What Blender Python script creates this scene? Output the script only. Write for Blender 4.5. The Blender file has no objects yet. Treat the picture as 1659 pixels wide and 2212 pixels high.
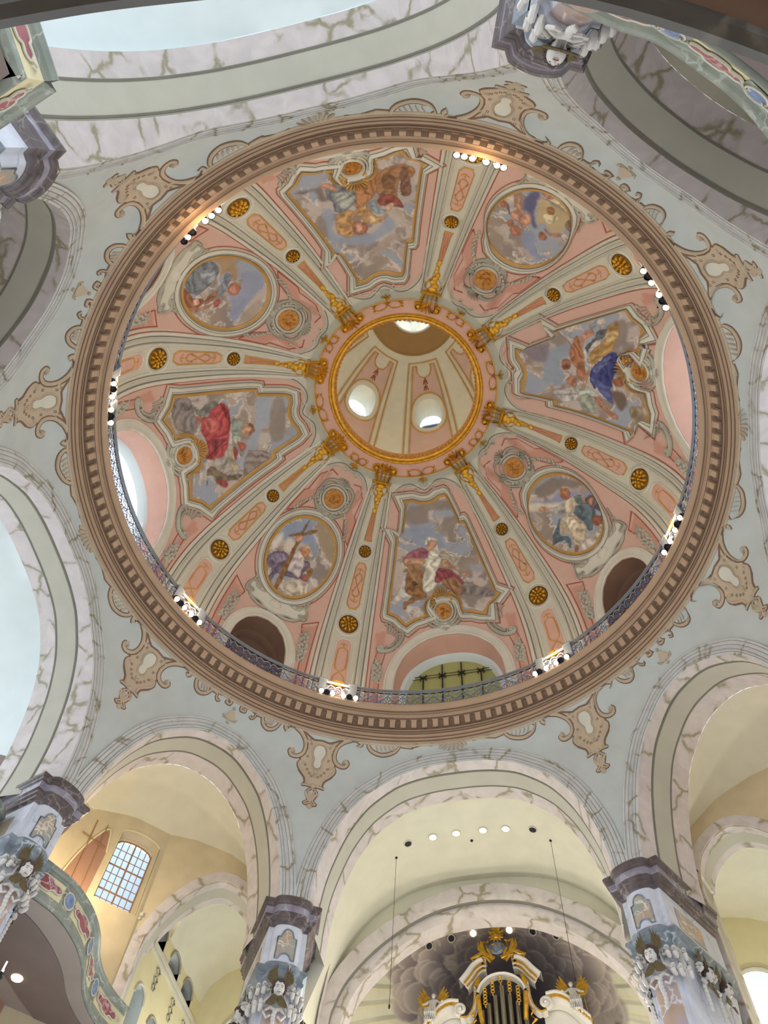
import bpy, math, random
import numpy as np
from mathutils import Matrix, Vector
random.seed(7)
PI = math.pi
R_ = math.radians
SC = bpy.context.scene
COL = SC.collection

# ---------------------------------------------------------------- camera, sky, lamps, exposure
CAM_YAW, CAM_PITCH, CAM_ROLL = -1.24963, 1.14247, 0.12638
CAM_LOC = (-2.777, 9.194, 1.60)
def cam_basis():
    cy, sy, cp, sp = math.cos(CAM_YAW), math.sin(CAM_YAW), math.cos(CAM_PITCH), math.sin(CAM_PITCH)
    f = Vector((cy*cp, sy*cp, sp)); up = Vector((-cy*sp, -sy*sp, cp)); r = f.cross(up)
    cr, sr = math.cos(CAM_ROLL), math.sin(CAM_ROLL)
    return r*cr + up*sr, -r*sr + up*cr, f
cam = bpy.data.objects.new('camera', bpy.data.cameras.new('camera'))
COL.objects.link(cam)
_r, _u, _f = cam_basis()
cam.matrix_world = Matrix(((_r.x, _u.x, -_f.x, CAM_LOC[0]), (_r.y, _u.y, -_f.y, CAM_LOC[1]), (_r.z, _u.z, -_f.z, CAM_LOC[2]), (0, 0, 0, 1)))
cam.data.sensor_fit = 'HORIZONTAL'; cam.data.sensor_width = 36.0
cam.data.lens = 36.0*1699.5/1659.0
cam.data.clip_end = 300
SC.camera = cam
w = bpy.data.worlds.new('overcast_sky'); SC.world = w; w.use_nodes = True
bg = w.node_tree.nodes['Background']; bg.inputs[0].default_value = (0.86, 0.93, 1.0, 1); bg.inputs[1].default_value = 3.2
SC.view_settings.view_transform = 'Standard'; SC.view_settings.look = 'None'
SC.view_settings.gamma = 1.0; SC.view_settings.use_curve_mapping = False
SC.view_settings.exposure = -0.40
SC.cycles.max_bounces = 8; SC.cycles.diffuse_bounces = 6; SC.cycles.use_denoising = True
SC.cycles.sample_clamp_indirect = 6
UP_W = 190
def lamp(name, kind, loc, power, color, size=0.2, rot=None, spot=None):
    l = bpy.data.lights.new(name, kind); l.energy = power; l.color = color
    if kind in ('POINT', 'SPOT'): l.shadow_soft_size = size
    if kind == 'AREA': l.size = size
    if spot: l.spot_size = spot; l.spot_blend = 0.8
    o = bpy.data.objects.new(name, l); COL.objects.link(o); o.location = loc
    if rot: o.rotation_euler = rot
    return o

# ---------------------------------------------------------------- materials
def srgb(h):
    c = [int(h[i:i+2], 16)/255 for i in (0, 2, 4)]
    return tuple(x/12.92 if x <= .04045 else ((x+.055)/1.055)**2.4 for x in c)
def nodes(name):
    m = bpy.data.materials.new(name); m.use_nodes = True
    nt = m.node_tree; b = nt.nodes['Principled BSDF']
    return m, nt, b
def N(nt, t, **kw):
    n = nt.nodes.new(t)
    for k, v in kw.items(): setattr(n, k, v)
    return n
def ramp(nt, stops):
    r = N(nt, 'ShaderNodeValToRGB'); e = r.color_ramp.elements
    while len(e) < len(stops): e.new(0.5)
    for x, (p, c) in zip(e, stops): x.position = p; x.color = (*c, 1)
    return r
def texco(nt):
    g = N(nt, 'ShaderNodeNewGeometry'); return g.outputs['Position']
def plain(name, col, rough=0.8, metal=0.0, var=0.10, scale=1.5, bump=0.0, bscale=12):
    m, nt, b = nodes(name); c = srgb(col) if isinstance(col, str) else col
    b.inputs['Roughness'].default_value = rough; b.inputs['Metallic'].default_value = metal
    pos = texco(nt)
    n = N(nt, 'ShaderNodeTexNoise'); n.inputs['Scale'].default_value = scale; n.inputs['Detail'].default_value = 4
    nt.links.new(pos, n.inputs['Vector'])
    r = ramp(nt, [(0.3, tuple(x*(1-var) for x in c)), (0.7, tuple(min(1, x*(1+var)) for x in c))])
    nt.links.new(n.outputs['Fac'], r.inputs['Fac']); nt.links.new(r.outputs['Color'], b.inputs['Base Color'])
    if bump:
        n2 = N(nt, 'ShaderNodeTexNoise'); n2.inputs['Scale'].default_value = bscale; n2.inputs['Detail'].default_value = 3
        nt.links.new(pos, n2.inputs['Vector'])
        bp = N(nt, 'ShaderNodeBump'); bp.inputs['Strength'].default_value = bump; bp.inputs['Distance'].default_value = 0.03
        nt.links.new(n2.outputs['Fac'], bp.inputs['Height']); nt.links.new(bp.outputs['Normal'], b.inputs['Normal'])
    return m
def veined(name, base, vein, scale=1.1, width=0.05, dist=0.35, rough=0.45, second=None, mask=0.42):
    m, nt, b = nodes(name); base = srgb(base); vein = srgb(vein)
    b.inputs['Roughness'].default_value = rough
    pos = texco(nt)
    nz = N(nt, 'ShaderNodeTexNoise'); nz.inputs['Scale'].default_value = 2.2; nz.inputs['Detail'].default_value = 5
    nt.links.new(pos, nz.inputs['Vector'])
    mx = N(nt, 'ShaderNodeVectorMath', operation='MULTIPLY_ADD'); mx.inputs[1].default_value = (dist,)*3
    nt.links.new(nz.outputs['Color'], mx.inputs[0]); nt.links.new(pos, mx.inputs[2])
    v = N(nt, 'ShaderNodeTexVoronoi', feature='DISTANCE_TO_EDGE'); v.inputs['Scale'].default_value = scale
    nt.links.new(mx.outputs[0], v.inputs['Vector'])
    r = ramp(nt, [(0.0, (1, 1, 1)), (width*.45, (.75, .75, .75)), (width, (.12, .12, .12)), (width*2.2, (0, 0, 0))])
    nt.links.new(v.outputs['Distance'], r.inputs['Fac'])
    n2 = N(nt, 'ShaderNodeTexNoise'); n2.inputs['Scale'].default_value = 1.3; nt.links.new(pos, n2.inputs['Vector'])
    r2 = ramp(nt, [(mask, (0, 0, 0)), (mask+.12, (1, 1, 1))]); nt.links.new(n2.outputs['Fac'], r2.inputs['Fac'])
    mu = N(nt, 'ShaderNodeMath', operation='MULTIPLY'); nt.links.new(r.outputs['Color'], mu.inputs[0]); nt.links.new(r2.outputs['Color'], mu.inputs[1])
    n3 = N(nt, 'ShaderNodeTexNoise'); n3.inputs['Scale'].default_value = 1.7; n3.inputs['Detail'].default_value = 6; n3.inputs['Distortion'].default_value = 1.2
    nt.links.new(pos, n3.inputs['Vector'])
    s2 = srgb(second) if second else tuple(x*.86 for x in base)
    r3 = ramp(nt, [(0.35, s2), (0.65, base)]); nt.links.new(n3.outputs['Fac'], r3.inputs['Fac'])
    mix = N(nt, 'ShaderNodeMix', data_type='RGBA'); nt.links.new(mu.outputs[0], mix.inputs[0])
    nt.links.new(r3.outputs['Color'], mix.inputs[6]); mix.inputs[7].default_value = (*vein, 1)
    nt.links.new(mix.outputs[2], b.inputs['Base Color'])
    return m
def painted(name, rough=0.85, noise=0.05):
    m, nt, b = nodes(name); b.inputs['Roughness'].default_value = rough
    a = N(nt, 'ShaderNodeVertexColor', layer_name='Col')
    n = N(nt, 'ShaderNodeTexNoise'); n.inputs['Scale'].default_value = 5; n.inputs['Detail'].default_value = 5
    nt.links.new(texco(nt), n.inputs['Vector'])
    r = ramp(nt, [(0.3, (1-noise,)*3), (0.7, (1, 1, 1))]); nt.links.new(n.outputs['Fac'], r.inputs['Fac'])
    mix = N(nt, 'ShaderNodeMix', data_type='RGBA', blend_type='MULTIPLY'); mix.inputs[0].default_value = 1
    nt.links.new(a.outputs['Color'], mix.inputs[6]); nt.links.new(r.outputs['Color'], mix.inputs[7])
    nt.links.new(mix.outputs[2], b.inputs['Base Color'])
    return m
def glow(name, col, strength):
    m, nt, b = nodes(name); b.inputs['Base Color'].default_value = (*col, 1)
    b.inputs['Emission Color'].default_value = (*col, 1); b.inputs['Emission Strength'].default_value = strength
    return m
def frosted(name, col, clear=(.9, .95, 1)):
    m, nt, b = nodes(name); nt.nodes.remove(b)
    t = N(nt, 'ShaderNodeBsdfTranslucent'); t.inputs[0].default_value = (*col, 1)
    g = N(nt, 'ShaderNodeBsdfTransparent'); g.inputs[0].default_value = (*clear, 1)
    mx = N(nt, 'ShaderNodeMixShader'); mx.inputs[0].default_value = .35
    nt.links.new(t.outputs[0], mx.inputs[1]); nt.links.new(g.outputs[0], mx.inputs[2])
    nt.links.new(mx.outputs[0], nt.nodes['Material Output'].inputs[0])
    return m
M = dict(
    pend=plain('blue_grey_plaster', 'bbc0bd', .9, var=.05, bump=.05),
    frieze=plain('mid_brown_frieze_paint', '8f7764', .85, var=.06), green=plain('grey_green_plaster', 'bab7aa', .9, var=.04, bump=.05),
    cream=plain('cream_plaster', 'd6d3c2', .9, var=.04, bump=.05),
    pale=plain('pale_blue_plaster', 'd3dbdb', .9, var=.03),
    ochre=plain('ochre_plaster', 'c9b99a', .9, var=.08),
    yellow=plain('pale_yellow_plaster', 'd9cfa8', .9, var=.05),
    redwall=plain('brick_red_paint', 'a07a66', .9, var=.06),
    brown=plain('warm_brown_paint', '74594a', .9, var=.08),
    soffit=plain('mauve_soffit_plaster', '857671', .9, var=.06), mauve=plain('pale_mauve_plaster', 'a79c95', .9, var=.05), disc=plain('gap_shade_gilt', '7a5718', .5, metal=.4, var=.2),
    domec=plain('dome_grey_cream_stucco', 'c3c2b4', .85, var=.05, bump=.08),
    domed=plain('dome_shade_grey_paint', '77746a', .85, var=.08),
    pinkp=plain('pale_salmon_paint', 'cdb0a4', .9, var=.05), stucco=plain('white_stucco', 'cecabc', .8, var=.05, bump=.1),
    stuccod=plain('grey_stucco_ornament', 'b0ad9f', .8, var=.12, bump=.2),
    pinkl=plain('salmon_paint', 'cfa594', .9, var=.05),
    pinkd=plain('deep_salmon_paint', 'c48a72', .9, var=.06),
    redline=plain('terracotta_line_paint', 'a05a48', .9, var=.1),
    goldp=plain('ochre_gilding', 'c59a55', .55, var=.10, metal=.15),
    gold=plain('gold_leaf', 'd9a93c', .38, metal=.6, var=.25, scale=7, bump=.35, bscale=22),
    goldr=plain('bronze_gold_relief', 'b9803a', .5, metal=.3, var=.3, scale=9, bump=.6, bscale=16),
    tan=plain('tan_cornice_paint', 'b0957c', .8, var=.06),
    tand=plain('brown_cornice_paint', '6e5240', .8, var=.08),
    tanl=plain('light_tan_ornament', 'bba992', .8, var=.07),
    tanb=plain('ornament_brown_line', '7c5f4b', .85, var=.1),
    archw=veined('grey_white_arch_marble', 'd0d0ce', '8f866c', .9, .045, .5, .5),
    pinkm=veined('pink_veined_marble', 'd2c9c8', '938c74', .72, .05, .5, .5, mask=.40),
    abac=veined('dark_violet_marble', '6a5f60', '8b8182', 2.2, .03, .4, .3, second='4b4142'),
    abacl=veined('mauve_fascia_marble', '9a94a2', 'b4b0ba', 1.6, .03, .4, .3, second='7b7484'),
    lilac=veined('pale_lilac_marble', 'd4d8e4', 'a8b0c4', 1.0, .03, .6, .35),
    bluegrey=veined('blue_grey_marble', '8f9aa4', 'c4ccd4', 1.3, .03, .6, .3, second='6c7680'),
    inlay=veined('orange_breccia_marble', 'c2a184', 'e2dccf', 3.2, .06, .7, .3, second='9aa09c'),
    shaft=veined('violet_ochre_marble', 'b7a6b0', 'dcdce6', 1.2, .04, .9, .3, second='b99f86'),
    greenm=veined('green_grey_marble', '989d92', 'b4bbb0', 1.5, .03, .6, .35, second='82887f'),
    redm=veined('crimson_marble', 'b06a70', 'd8c0c0', 3.2, .06, .8, .4, second='8e4850'),
    nearm=veined('brown_grey_gallery_marble', '4a443e', '5f5850', .9, .04, .7, .35, second='3d3732'),
    bluemed=plain('blue_medallion_paint', '7c90b4', .6, var=.25, scale=9),
    white=plain('white_painted_wood', 'd8d4cc', .45, var=.05),
    skin=plain('white_stone_figure', 'd4d0cc', .6, var=.05),
    hair=plain('dark_brown_hair_paint', '4a3a33', .7, var=.2),
    wing=plain('dull_gold_wing', '63563a', .6, metal=.2, var=.25, scale=12, bump=.4),
    iron=plain('black_iron', '26262a', .5, metal=.6),
    blue=plain('blue_enamelled_iron', '4c6490', .5, metal=.2, var=.2),
    greyiron=plain('grey_iron', '8e949c', .5, metal=.3),
    pipe=plain('tin_pipe', 'a8a498', .25, metal=.9, var=.08),
    dark=plain('dark_void_paint', '2a2730', .9),
    shutter=plain('olive_green_shutter', 'a3a468', .8, var=.05),
    wood=plain('brown_window_wood', '9a7452', .6, var=.1),
    floor=plain('pale_stone_floor', 'a39b8c', .6, var=.08),
    fresco=painted('fresco_paint', .9, .06), shell=painted('dome_field_paint', .9, .05),
    bulb=glow('lit_bulb_warm', (1.0, .80, .52), 30), down=glow('lit_downlight', (1.0, .86, .5), 5),
    candle=glow('lit_candle_bulb', (1.0, .9, .75), 6),
    glass=frosted('frosted_window_glass', (.85, .92, 1.0)), glassb=frosted('pale_blue_window_glass', (.42, .50, .62), (.30, .35, .43)),
)
FRESCO_PAINT = [
 ('W', -90, """8c95a6 1128,1039 321,1035 -172,1007 -457,975 -309,914 173,934 718,950 953,1000
99a0ae -44,1094 -1042,1090 -1087,1045 -465,1062
9298a6 -989,815 -1478,779 -1326,759 -1029,783
8f8178 930,1137 -962,1142 -1170,1083 -48,1096 35,1045 1038,1049
837871 -697,749 -1519,654 -1297,637 -612,691
c4bdb2 1067,828 1163,783 1337,707 1425,694 1177,686 870,708 1029,763
8f6438 1032,813 479,819 509,755 461,720 377,698 532,698 964,666 1023,644 1126,646 1115,679 840,703 1059,728
a37443 1171,823 1033,843 962,860 638,861 539,840 425,824 550,815 598,781 736,757 866,763 913,793 998,823
5f4028 848,775 732,777 685,764 769,757 839,762
d6c8a4 1235,869 1158,847 998,840 1034,847 1134,855 1180,868
9c6c3c -27,771 -469,775 -659,745 -634,695 -536,682 -289,710
d0c9b4 374,878 146,884 -174,872 -58,835 136,774 46,762 236,726 489,727 527,790 405,829
b98860 -168,867 -384,864 -628,813 -728,788 -972,785 -894,766 -742,756 -712,779 -426,818 -162,832
93414b -18,831 -354,817 -657,766 -744,737 -671,732 -497,772 -233,775 -18,760 127,764 124,789
a45662 804,926 487,936 193,915 289,892 518,884 1035,887 1106,862 1183,882 1036,910
c08c62 1072,887 627,888 377,873 462,852 746,862 1034,858 1144,870
cfc7b8 142,963 -98,959 -139,888 79,877 257,885
c68f68 243,965 -81,961 -136,943 8,924 195,912 286,931
dcd4c4 348,961 163,981 -132,968 -142,955 139,966 289,946
9e9781 -78,885 -339,908 -686,866 -1113,872 -1080,858 -643,843 -525,837 -423,865
e2dac4 -154,885 -371,903 -670,868 -1088,869 -1077,865 -675,861 -359,896"""),
 ('W', 0, """9aa1ac 1186,1007 1047,1086 11,1067 -236,1005 -806,960 -1242,830 -990,836 -586,902 232,984
9aa3b0 1011,1119 847,1151 411,1145 540,1113
91837b 936,1084 870,1134 -289,1123 -958,1073 -729,1021 74,1045
b9aea4 -294,990 -374,1030 -751,1026 -741,970
8f8078 -724,913 -1115,994 -1355,985 -1416,858 -1241,851
837872 1500,618 1494,688 1039,717 641,718 530,665 823,615
75756e 1221,714 1075,742 1244,810 1096,832 921,793 857,752 917,726 1070,720
b8393c 967,788 1118,845 955,872 644,880 313,873 -126,843 -332,826 -562,779 -315,709 -157,738 144,741 505,731 844,748 793,778
8f2c32 1115,842 923,865 597,882 319,870 602,858
c9574f 762,752 703,806 429,822 286,779 457,754
96313a 58,775 -19,835 -231,792 -424,761 -143,761
b36c56 927,720 844,748 634,737 750,718
8e9589 603,879 307,933 -31,903 -292,898 -348,870 -174,860 259,877
b5b8a8 -34,872 -167,902 -334,890 -285,867
a9503e -280,880 -488,915 -661,890 -519,880
c08c68 234,925 137,964 -103,961 -203,927 -13,913
8e5b3a 250,938 138,973 -135,972 -249,937 -39,956 115,957
b3a487 -332,826 -344,857 -701,856 -863,839 -1143,840 -1075,809 -798,809
a23c3d -348,858 -582,868 -808,846 -683,839
a59d92 -458,759 -603,816 -867,804 -817,753 -595,736
7a6a54 -751,684 -586,724 -792,749 -1061,775 -1322,840 -1366,805 -1229,760 -1238,731 -1120,714 -882,714
a03d36 -1014,717 -1222,761 -1399,741 -1248,723
6b5c4a -775,686 -801,691 -1022,672 -1001,666"""),
 ('W', 90, """9298a8 -1069,778 -766,808 -1027,911 7,960 625,890 859,955 121,1005 -341,1012 -1291,952 -1262,882
a59384 466,981 1071,982 51,1065 -188,1054
aaa09a 1117,716 1408,703 1428,805 1128,840 984,805
7b6b66 -1445,640 -942,663 -792,670 -793,719 -832,753 -1012,735 -1038,679 -1274,680
986a3d 392,715 617,665 1005,638 1275,644 1404,676 1329,704 1034,726 958,794 831,815 509,804 430,762
7c5638 619,698 839,680 955,720 801,758 611,749
7a5540 1074,660 1200,660 1323,783 1103,801 1026,760
b2783c 1275,649 1404,676 1342,698 1225,677
ae7239 -71,713 235,709 571,658 573,697 346,788 212,801 -186,838 -138,774
b98a4b -805,836 -543,824 -184,837 248,796 80,831 326,889 601,879 433,914 9,918 -295,861 -392,890 -587,954 -919,937 -995,901
d0b078 108,877 294,888 226,913 43,908
75777e -550,660 -272,685 -71,713 -129,787 -299,813 -624,830 -806,812 -729,768 -818,729 -721,688 -560,719
9ea399 -571,724 -183,748 -151,786 -531,818 -664,766
bd815e -898,662 -595,668 -510,722 -687,698
8b4938 456,797 844,787 1097,839 1031,856 448,836
c89a78 596,845 825,827 817,854 637,875
8a9aa6 198,812 357,806 375,846 614,862 536,879 281,871
a5603f -502,908 -286,890 -57,915 -117,951 -363,956 -508,936
c58e70 -394,907 -184,908 -207,937 -399,940"""),
 ('W', 180, """8c94a2 -426,1056 -862,1011 -858,920 -395,934 -250,982 306,967 688,996 410,1068
837680 -1074,1140 -1069,1015 -489,1027 -272,1059 -649,1118
8b7d74 -1253,712 -1313,638 -782,654 -539,709 -751,730
6f5c52 592,773 562,702 835,676 1118,708 858,753
948166 958,669 863,618 1121,602 1229,652
5d6068 -602,871 -942,805 -1110,785 -1142,742 -1231,725 -907,759 -762,818 -396,860 -199,870
a9683a -655,932 -1102,881 -724,873 -602,871 -199,870 -40,856 434,895 169,916 -44,918 -266,937
b38637 -508,845 -838,762 -1198,727 -1257,682 -1025,682 -712,720 -510,733 -342,791 -99,843
cdaa62 -1006,749 -1066,693 -870,699 -762,753
383d78 276,859 -41,844 -445,758 -474,722 -237,712 -67,721 289,748 505,755 526,826 646,831 355,860
6468a0 -3,844 -340,773 -339,744 -50,791 148,829
555b92 276,859 262,830 461,790 465,749 581,761 958,743 922,770 643,819
bab6aa -641,870 -552,855 -198,858 37,851 409,872 -40,876
be8060 -1010,873 -1166,836 -1163,801 -1013,801 -935,841 -720,867 -769,877
8d929a -1323,807 -1428,766 -1250,784 -1162,807
9b5c39 -294,978 -391,956 -264,934 -49,940 41,970 -101,982
ad704b 351,962 214,939 381,917 607,924 580,952
bdb6b0 844,1025 740,969 760,912 1013,909 1227,964 1085,1000
8f8c8c 942,1012 835,923 882,923 995,1006
b0b4a8 642,924 538,895 589,855 779,812 884,830 838,865 904,888 854,912
9aa08e 923,905 792,860 1169,819 1386,828 1319,883 1141,903
bd8565 621,895 121,875 39,857 195,855 567,878 748,889
b57554 890,842 855,812 1128,767 1229,717 1379,719 1277,764 1058,816
9d5d3b 293,754 164,707 290,695 478,714 402,749"""),
 ('N', -45, """8794ac 995,797 842,876 287,928 -80,877 -420,831 -429,782 13,819 639,776
9e8c70 81,933 -750,912 -1006,798 -736,803 -245,868
cfc6bd 1007,733 941,803 780,797 726,743 809,709
c6baaa 638,758 659,798 471,812 271,784 388,737
6c5f72 824,653 798,698 532,735 91,738 -295,755 -441,728 -293,688 -513,673 -133,652 347,632 391,587 518,590 532,635
8d7d92 771,684 568,725 309,717 503,673
b7aaaa 220,772 -135,758 -252,701 -239,662 -63,673 168,680
d2c6b2 164,777 -60,769 -215,737 6,740
b87a52 142,796 -111,818 -211,798 -158,765 56,774
cba674 112,799 -44,825 -241,812 -225,776 -162,804 26,802
c2b5a2 141,592 -133,652 -572,662 -670,599 -459,572 -53,571
a55c42 -287,677 -334,697 -478,698 -495,665 -361,665
9d6c3a -363,705 -327,728 -531,733 -546,707 -487,692
8e6230 395,902 316,906 121,591 254,588
936733 631,820 20,903 -34,887 564,815
c98f6c 509,820 277,848 192,825 344,811"""),
 ('N', -135, """84766f 95,941 -692,899 -1063,773 -721,786 -629,812 -493,845 -97,857 284,900
8b8eac -400,847 -119,853 163,870 564,924 612,914 -128,803 -880,744 -1055,727 -960,694 -764,731 -721,786
cdc2ae 625,913 -151,806 31,782 823,884
8b8eac 825,880 717,861 876,839 881,863
5d6c72 -264,745 -627,716 -695,665 -468,628 -390,637 -214,612 -108,628 -184,664 -153,717
6a7570 -558,774 -718,750 -572,720 -450,743
675a62 -718,726 -931,703 -910,638 -743,610 -649,659 -637,705
586972 161,764 544,709 388,673 468,637 587,630 547,673 714,686 905,693 679,729
bba98c 139,760 -153,717 -164,661 -142,639 123,610 311,604 428,624 351,680 503,709 344,741
d4c4a6 137,741 -91,715 -7,670 252,683
a39d94 257,831 29,809 -300,787 -185,752 79,762 273,788 351,818
c08460 535,865 366,857 257,831 352,824 546,851
c8b89e -261,801 -511,769 -286,733 -27,745
b06c48 -417,837 -589,820 -546,791 -387,784 -278,797 -289,823
bd7a40 -392,842 -480,844 -627,824 -609,801 -543,803 -512,824 -339,823
b57452 -749,712 -885,698 -686,680 -647,695
8c523a -471,649 -665,614 -598,600 -358,602 -348,638
ad6c4a 428,624 337,609 487,590 589,594
bbafa3 290,608 -213,599 -483,570 -302,547 105,543 397,558 548,583 424,593"""),
 ('N', 135, """8790a8 -96,799 58,761 340,775 624,820 966,795 795,855 236,853
8c8294 -770,575 -521,543 -406,582 -551,605
5c5c7e -575,634 -406,582 -289,591 -192,644 -97,685 182,733 25,746 -253,702 -408,703
b69e6a -293,592 -109,596 192,590 424,587 587,615 652,668 461,706 235,694 106,726 -55,699
cbbd96 -125,591 174,523 516,564 531,597 273,580
d0bf90 17,667 178,631 369,631 289,685
7e6b5c 544,633 542,599 776,637 640,646
bd795a -381,573 -202,560 -34,575 -188,589
c2b2aa -935,683 -791,655 -590,720 -632,745 -774,709
6b5f80 -804,719 -755,711 -618,744 -652,748
bd8564 -750,669 -643,648 -504,689 -314,711 -209,695 -51,735 -124,776 -244,763 -468,765 -614,743 -562,710
a9643f -958,717 -882,702 -784,714 -795,732 -903,736
a9643f -550,788 -459,772 -357,781 -341,803 -453,810
b2704c -399,810 -297,784 -98,792 -56,816 -220,833
9d6338 -4,627 55,608 186,614 210,638 103,648
9d6338 273,748 324,732 484,733 526,757 399,769
b57c5c 235,702 463,713 684,667 671,705 433,728
b57c5c 475,592 522,567 590,572 561,596"""),
 ('N', 45, """8d93aa 633,766 949,839 681,898 180,889 -234,880 -782,863 -644,816 -241,801 9,759 308,807
a59484 -813,871 -451,869 62,898 295,920 -325,952 -699,910
a8865c 652,587 825,620 972,657 901,712 554,769 318,780 339,755 491,718 341,693 588,651 551,607
c4a784 708,579 748,609 464,617 525,596
6f747a -3,561 329,572 542,587 588,651 393,682 105,676 -161,661 -322,643 -251,585
90969a 285,604 441,654 240,684 31,663 105,623
7a808c 461,707 507,739 357,746 24,751 -129,738 -10,714 239,717
b5623e 167,755 324,771 303,806 141,816 -21,796 25,770
d59878 181,760 259,777 140,796 55,779
905c40 -295,542 -222,576 -390,629 -358,672 -483,689 -689,651 -691,613 -533,569
b57c58 -684,619 -569,681 -384,725 -611,709 -779,651
95633d -484,687 -298,686 -44,717 -268,724 -464,705
cf9a78 -438,633 -387,654 -510,670 -569,649
a84a3a -384,725 -237,747 -456,758 -487,740"""),
]
# ---------------------------------------------------------------- mesh builder
class MB:
    def __init__(s): s.v = []; s.f = []; s.c = []; s.n = 0
    def add(s, V, F, col=None):
        V = np.asarray(V, float).reshape(-1, 3); o = s.n
        s.v.append(V); s.n += len(V)
        s.f.extend([tuple(i+o for i in q) for q in F])
        if col is not None: s.c.append(np.broadcast_to(np.asarray(col, float), (len(V), 3)))
        return s
    def grid(s, P, cu=False, cv=False, col=None, flip=False):
        P = np.asarray(P, float); n, m = P.shape[:2]; F = []
        for i in range(n if cu else n-1):
            a = i*m; b = ((i+1) % n)*m
            for j in range(m if cv else m-1):
                k = (j+1) % m; q = (a+j, a+k, b+k, b+j)
                F.append(q[::-1] if flip else q)
        return s.add(P.reshape(-1, 3), F, None if col is None else np.asarray(col).reshape(-1, 3))
    def tube(s, pts, rad, k=7, flat=1.0, up=(0, 0, 1), caps=True):
        p = np.asarray(pts, float); n = len(p); rad = np.broadcast_to(np.asarray(rad, float), (n,))
        t = np.gradient(p, axis=0); t /= np.linalg.norm(t, axis=1)[:, None]+1e-9
        up = np.asarray(up, float); b = np.cross(t, up); bl = np.linalg.norm(b, axis=1)
        if (bl < 1e-3).any(): b[bl < 1e-3] = np.cross(t[bl < 1e-3], (1, .1, 0.05))
        b /= np.linalg.norm(b, axis=1)[:, None]; nn = np.cross(b, t)
        a = np.linspace(0, 2*PI, k, endpoint=False)
        P = p[:, None]+rad[:, None, None]*(np.cos(a)[None, :, None]*b[:, None]+flat*np.sin(a)[None, :, None]*nn[:, None])
        o = s.n; s.grid(P, cv=True)
        if caps: s.f.append(tuple(o+i for i in range(k))[::-1]); s.f.append(tuple(o+(n-1)*k+i for i in range(k)))
        return s
    def box(s, c, sz, B=None):
        B = np.eye(3) if B is None else np.asarray(B, float); c = np.asarray(c, float)
        V = [c+B.T@(np.array((x, y, z))*np.array(sz)/2) for x in (-1, 1) for y in (-1, 1) for z in (-1, 1)]
        return s.add(V, [(0, 1, 3, 2), (4, 6, 7, 5), (0, 4, 5, 1), (2, 3, 7, 6), (0, 2, 6, 4), (1, 5, 7, 3)])
    def ball(s, c, r, B=None, n=8, m=6, f=None):
        B = np.eye(3) if B is None else np.asarray(B, float)
        th = np.linspace(0, PI, m+1); ph = np.linspace(0, 2*PI, n, endpoint=False)
        D = np.stack([np.sin(th)[:, None]*np.cos(ph), np.sin(th)[:, None]*np.sin(ph), np.cos(th)[:, None]+0*ph], -1)
        if f is not None: D = f(D)
        return s.grid(np.asarray(c, float)+(D*np.asarray(r, float))@B, cv=True)
    def lathe(s, prof, c, B=None, n=24):
        B = np.eye(3) if B is None else np.asarray(B, float); p = np.asarray(prof, float)
        a = np.linspace(0, 2*PI, n, endpoint=False)
        D = np.stack([p[:, 0][:, None]*np.cos(a), p[:, 0][:, None]*np.sin(a), p[:, 1][:, None]+0*a], -1)
        return s.grid(np.asarray(c, float)+D@B, cv=True)
    def poly(s, V, F=None): return s.add(V, F or [tuple(range(len(V)))])
    def build(s, name, mat, parent=None, smooth=True):
        me = bpy.data.meshes.new(name)
        V = np.concatenate(s.v) if s.v else np.zeros((0, 3))
        me.from_pydata(V.tolist(), [], s.f)
        if s.c:
            a = me.color_attributes.new('Col', 'FLOAT_COLOR', 'POINT')
            C = np.concatenate(s.c); a.data.foreach_set('color', np.c_[C, np.ones(len(C))].ravel())
        me.materials.append(M[mat] if isinstance(mat, str) else mat)
        if smooth:
            me.polygons.foreach_set('use_smooth', [True]*len(me.polygons))
            try: me.set_sharp_from_angle(angle=R_(40))
            except Exception: pass
        me.update()
        o = bpy.data.objects.new(name, me); COL.objects.link(o)
        if parent is not None: o.parent = parent; o.matrix_parent_inverse = parent.matrix_basis.inverted()
        return o
def empty(name, loc, label=None, cat=None, group=None, kind=None):
    o = bpy.data.objects.new(name, None); COL.objects.link(o); o.location = tuple(float(x) for x in loc); o.empty_display_size = .1
    return tag(o, label, cat, group, kind)
def tag(o, label=None, cat=None, group=None, kind=None):
    for k, v in (('label', label), ('category', cat), ('group', group), ('kind', kind)):
        if v: o[k] = v
    return o
def kids(o): return [c for c in bpy.data.objects if c.parent == o]
def unit(v): v = np.asarray(v, float); return v/(np.linalg.norm(v)+1e-12)
def smooth2(pts, sub=4, closed=False):
    p = np.asarray(pts, float)
    q = np.vstack([p[-1], p, p[0], p[1]]) if closed else np.vstack([2*p[0]-p[1], p, 2*p[-1]-p[-2]])
    out = []
    for i in range(1, len(q)-2):
        a, b, c, d = q[i-1], q[i], q[i+1], q[i+2]
        for t in np.linspace(0, 1, sub, endpoint=False):
            out.append(.5*(2*b+(c-a)*t+(2*a-5*b+4*c-d)*t*t+(3*b-a-3*c+d)*t**3))
    if not closed: out.append(p[-1])
    return np.array(out)
def dens(p, step, closed=False):
    p = np.asarray(p, float); q = np.vstack([p, p[:1]]) if closed else p; out = []
    for a, b in zip(q[:-1], q[1:]):
        n = max(1, int(math.ceil(np.linalg.norm(b-a)/step)))
        out += [a+(b-a)*i/n for i in range(n)]
    if not closed: out.append(p[-1])
    return np.array(out)

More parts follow.
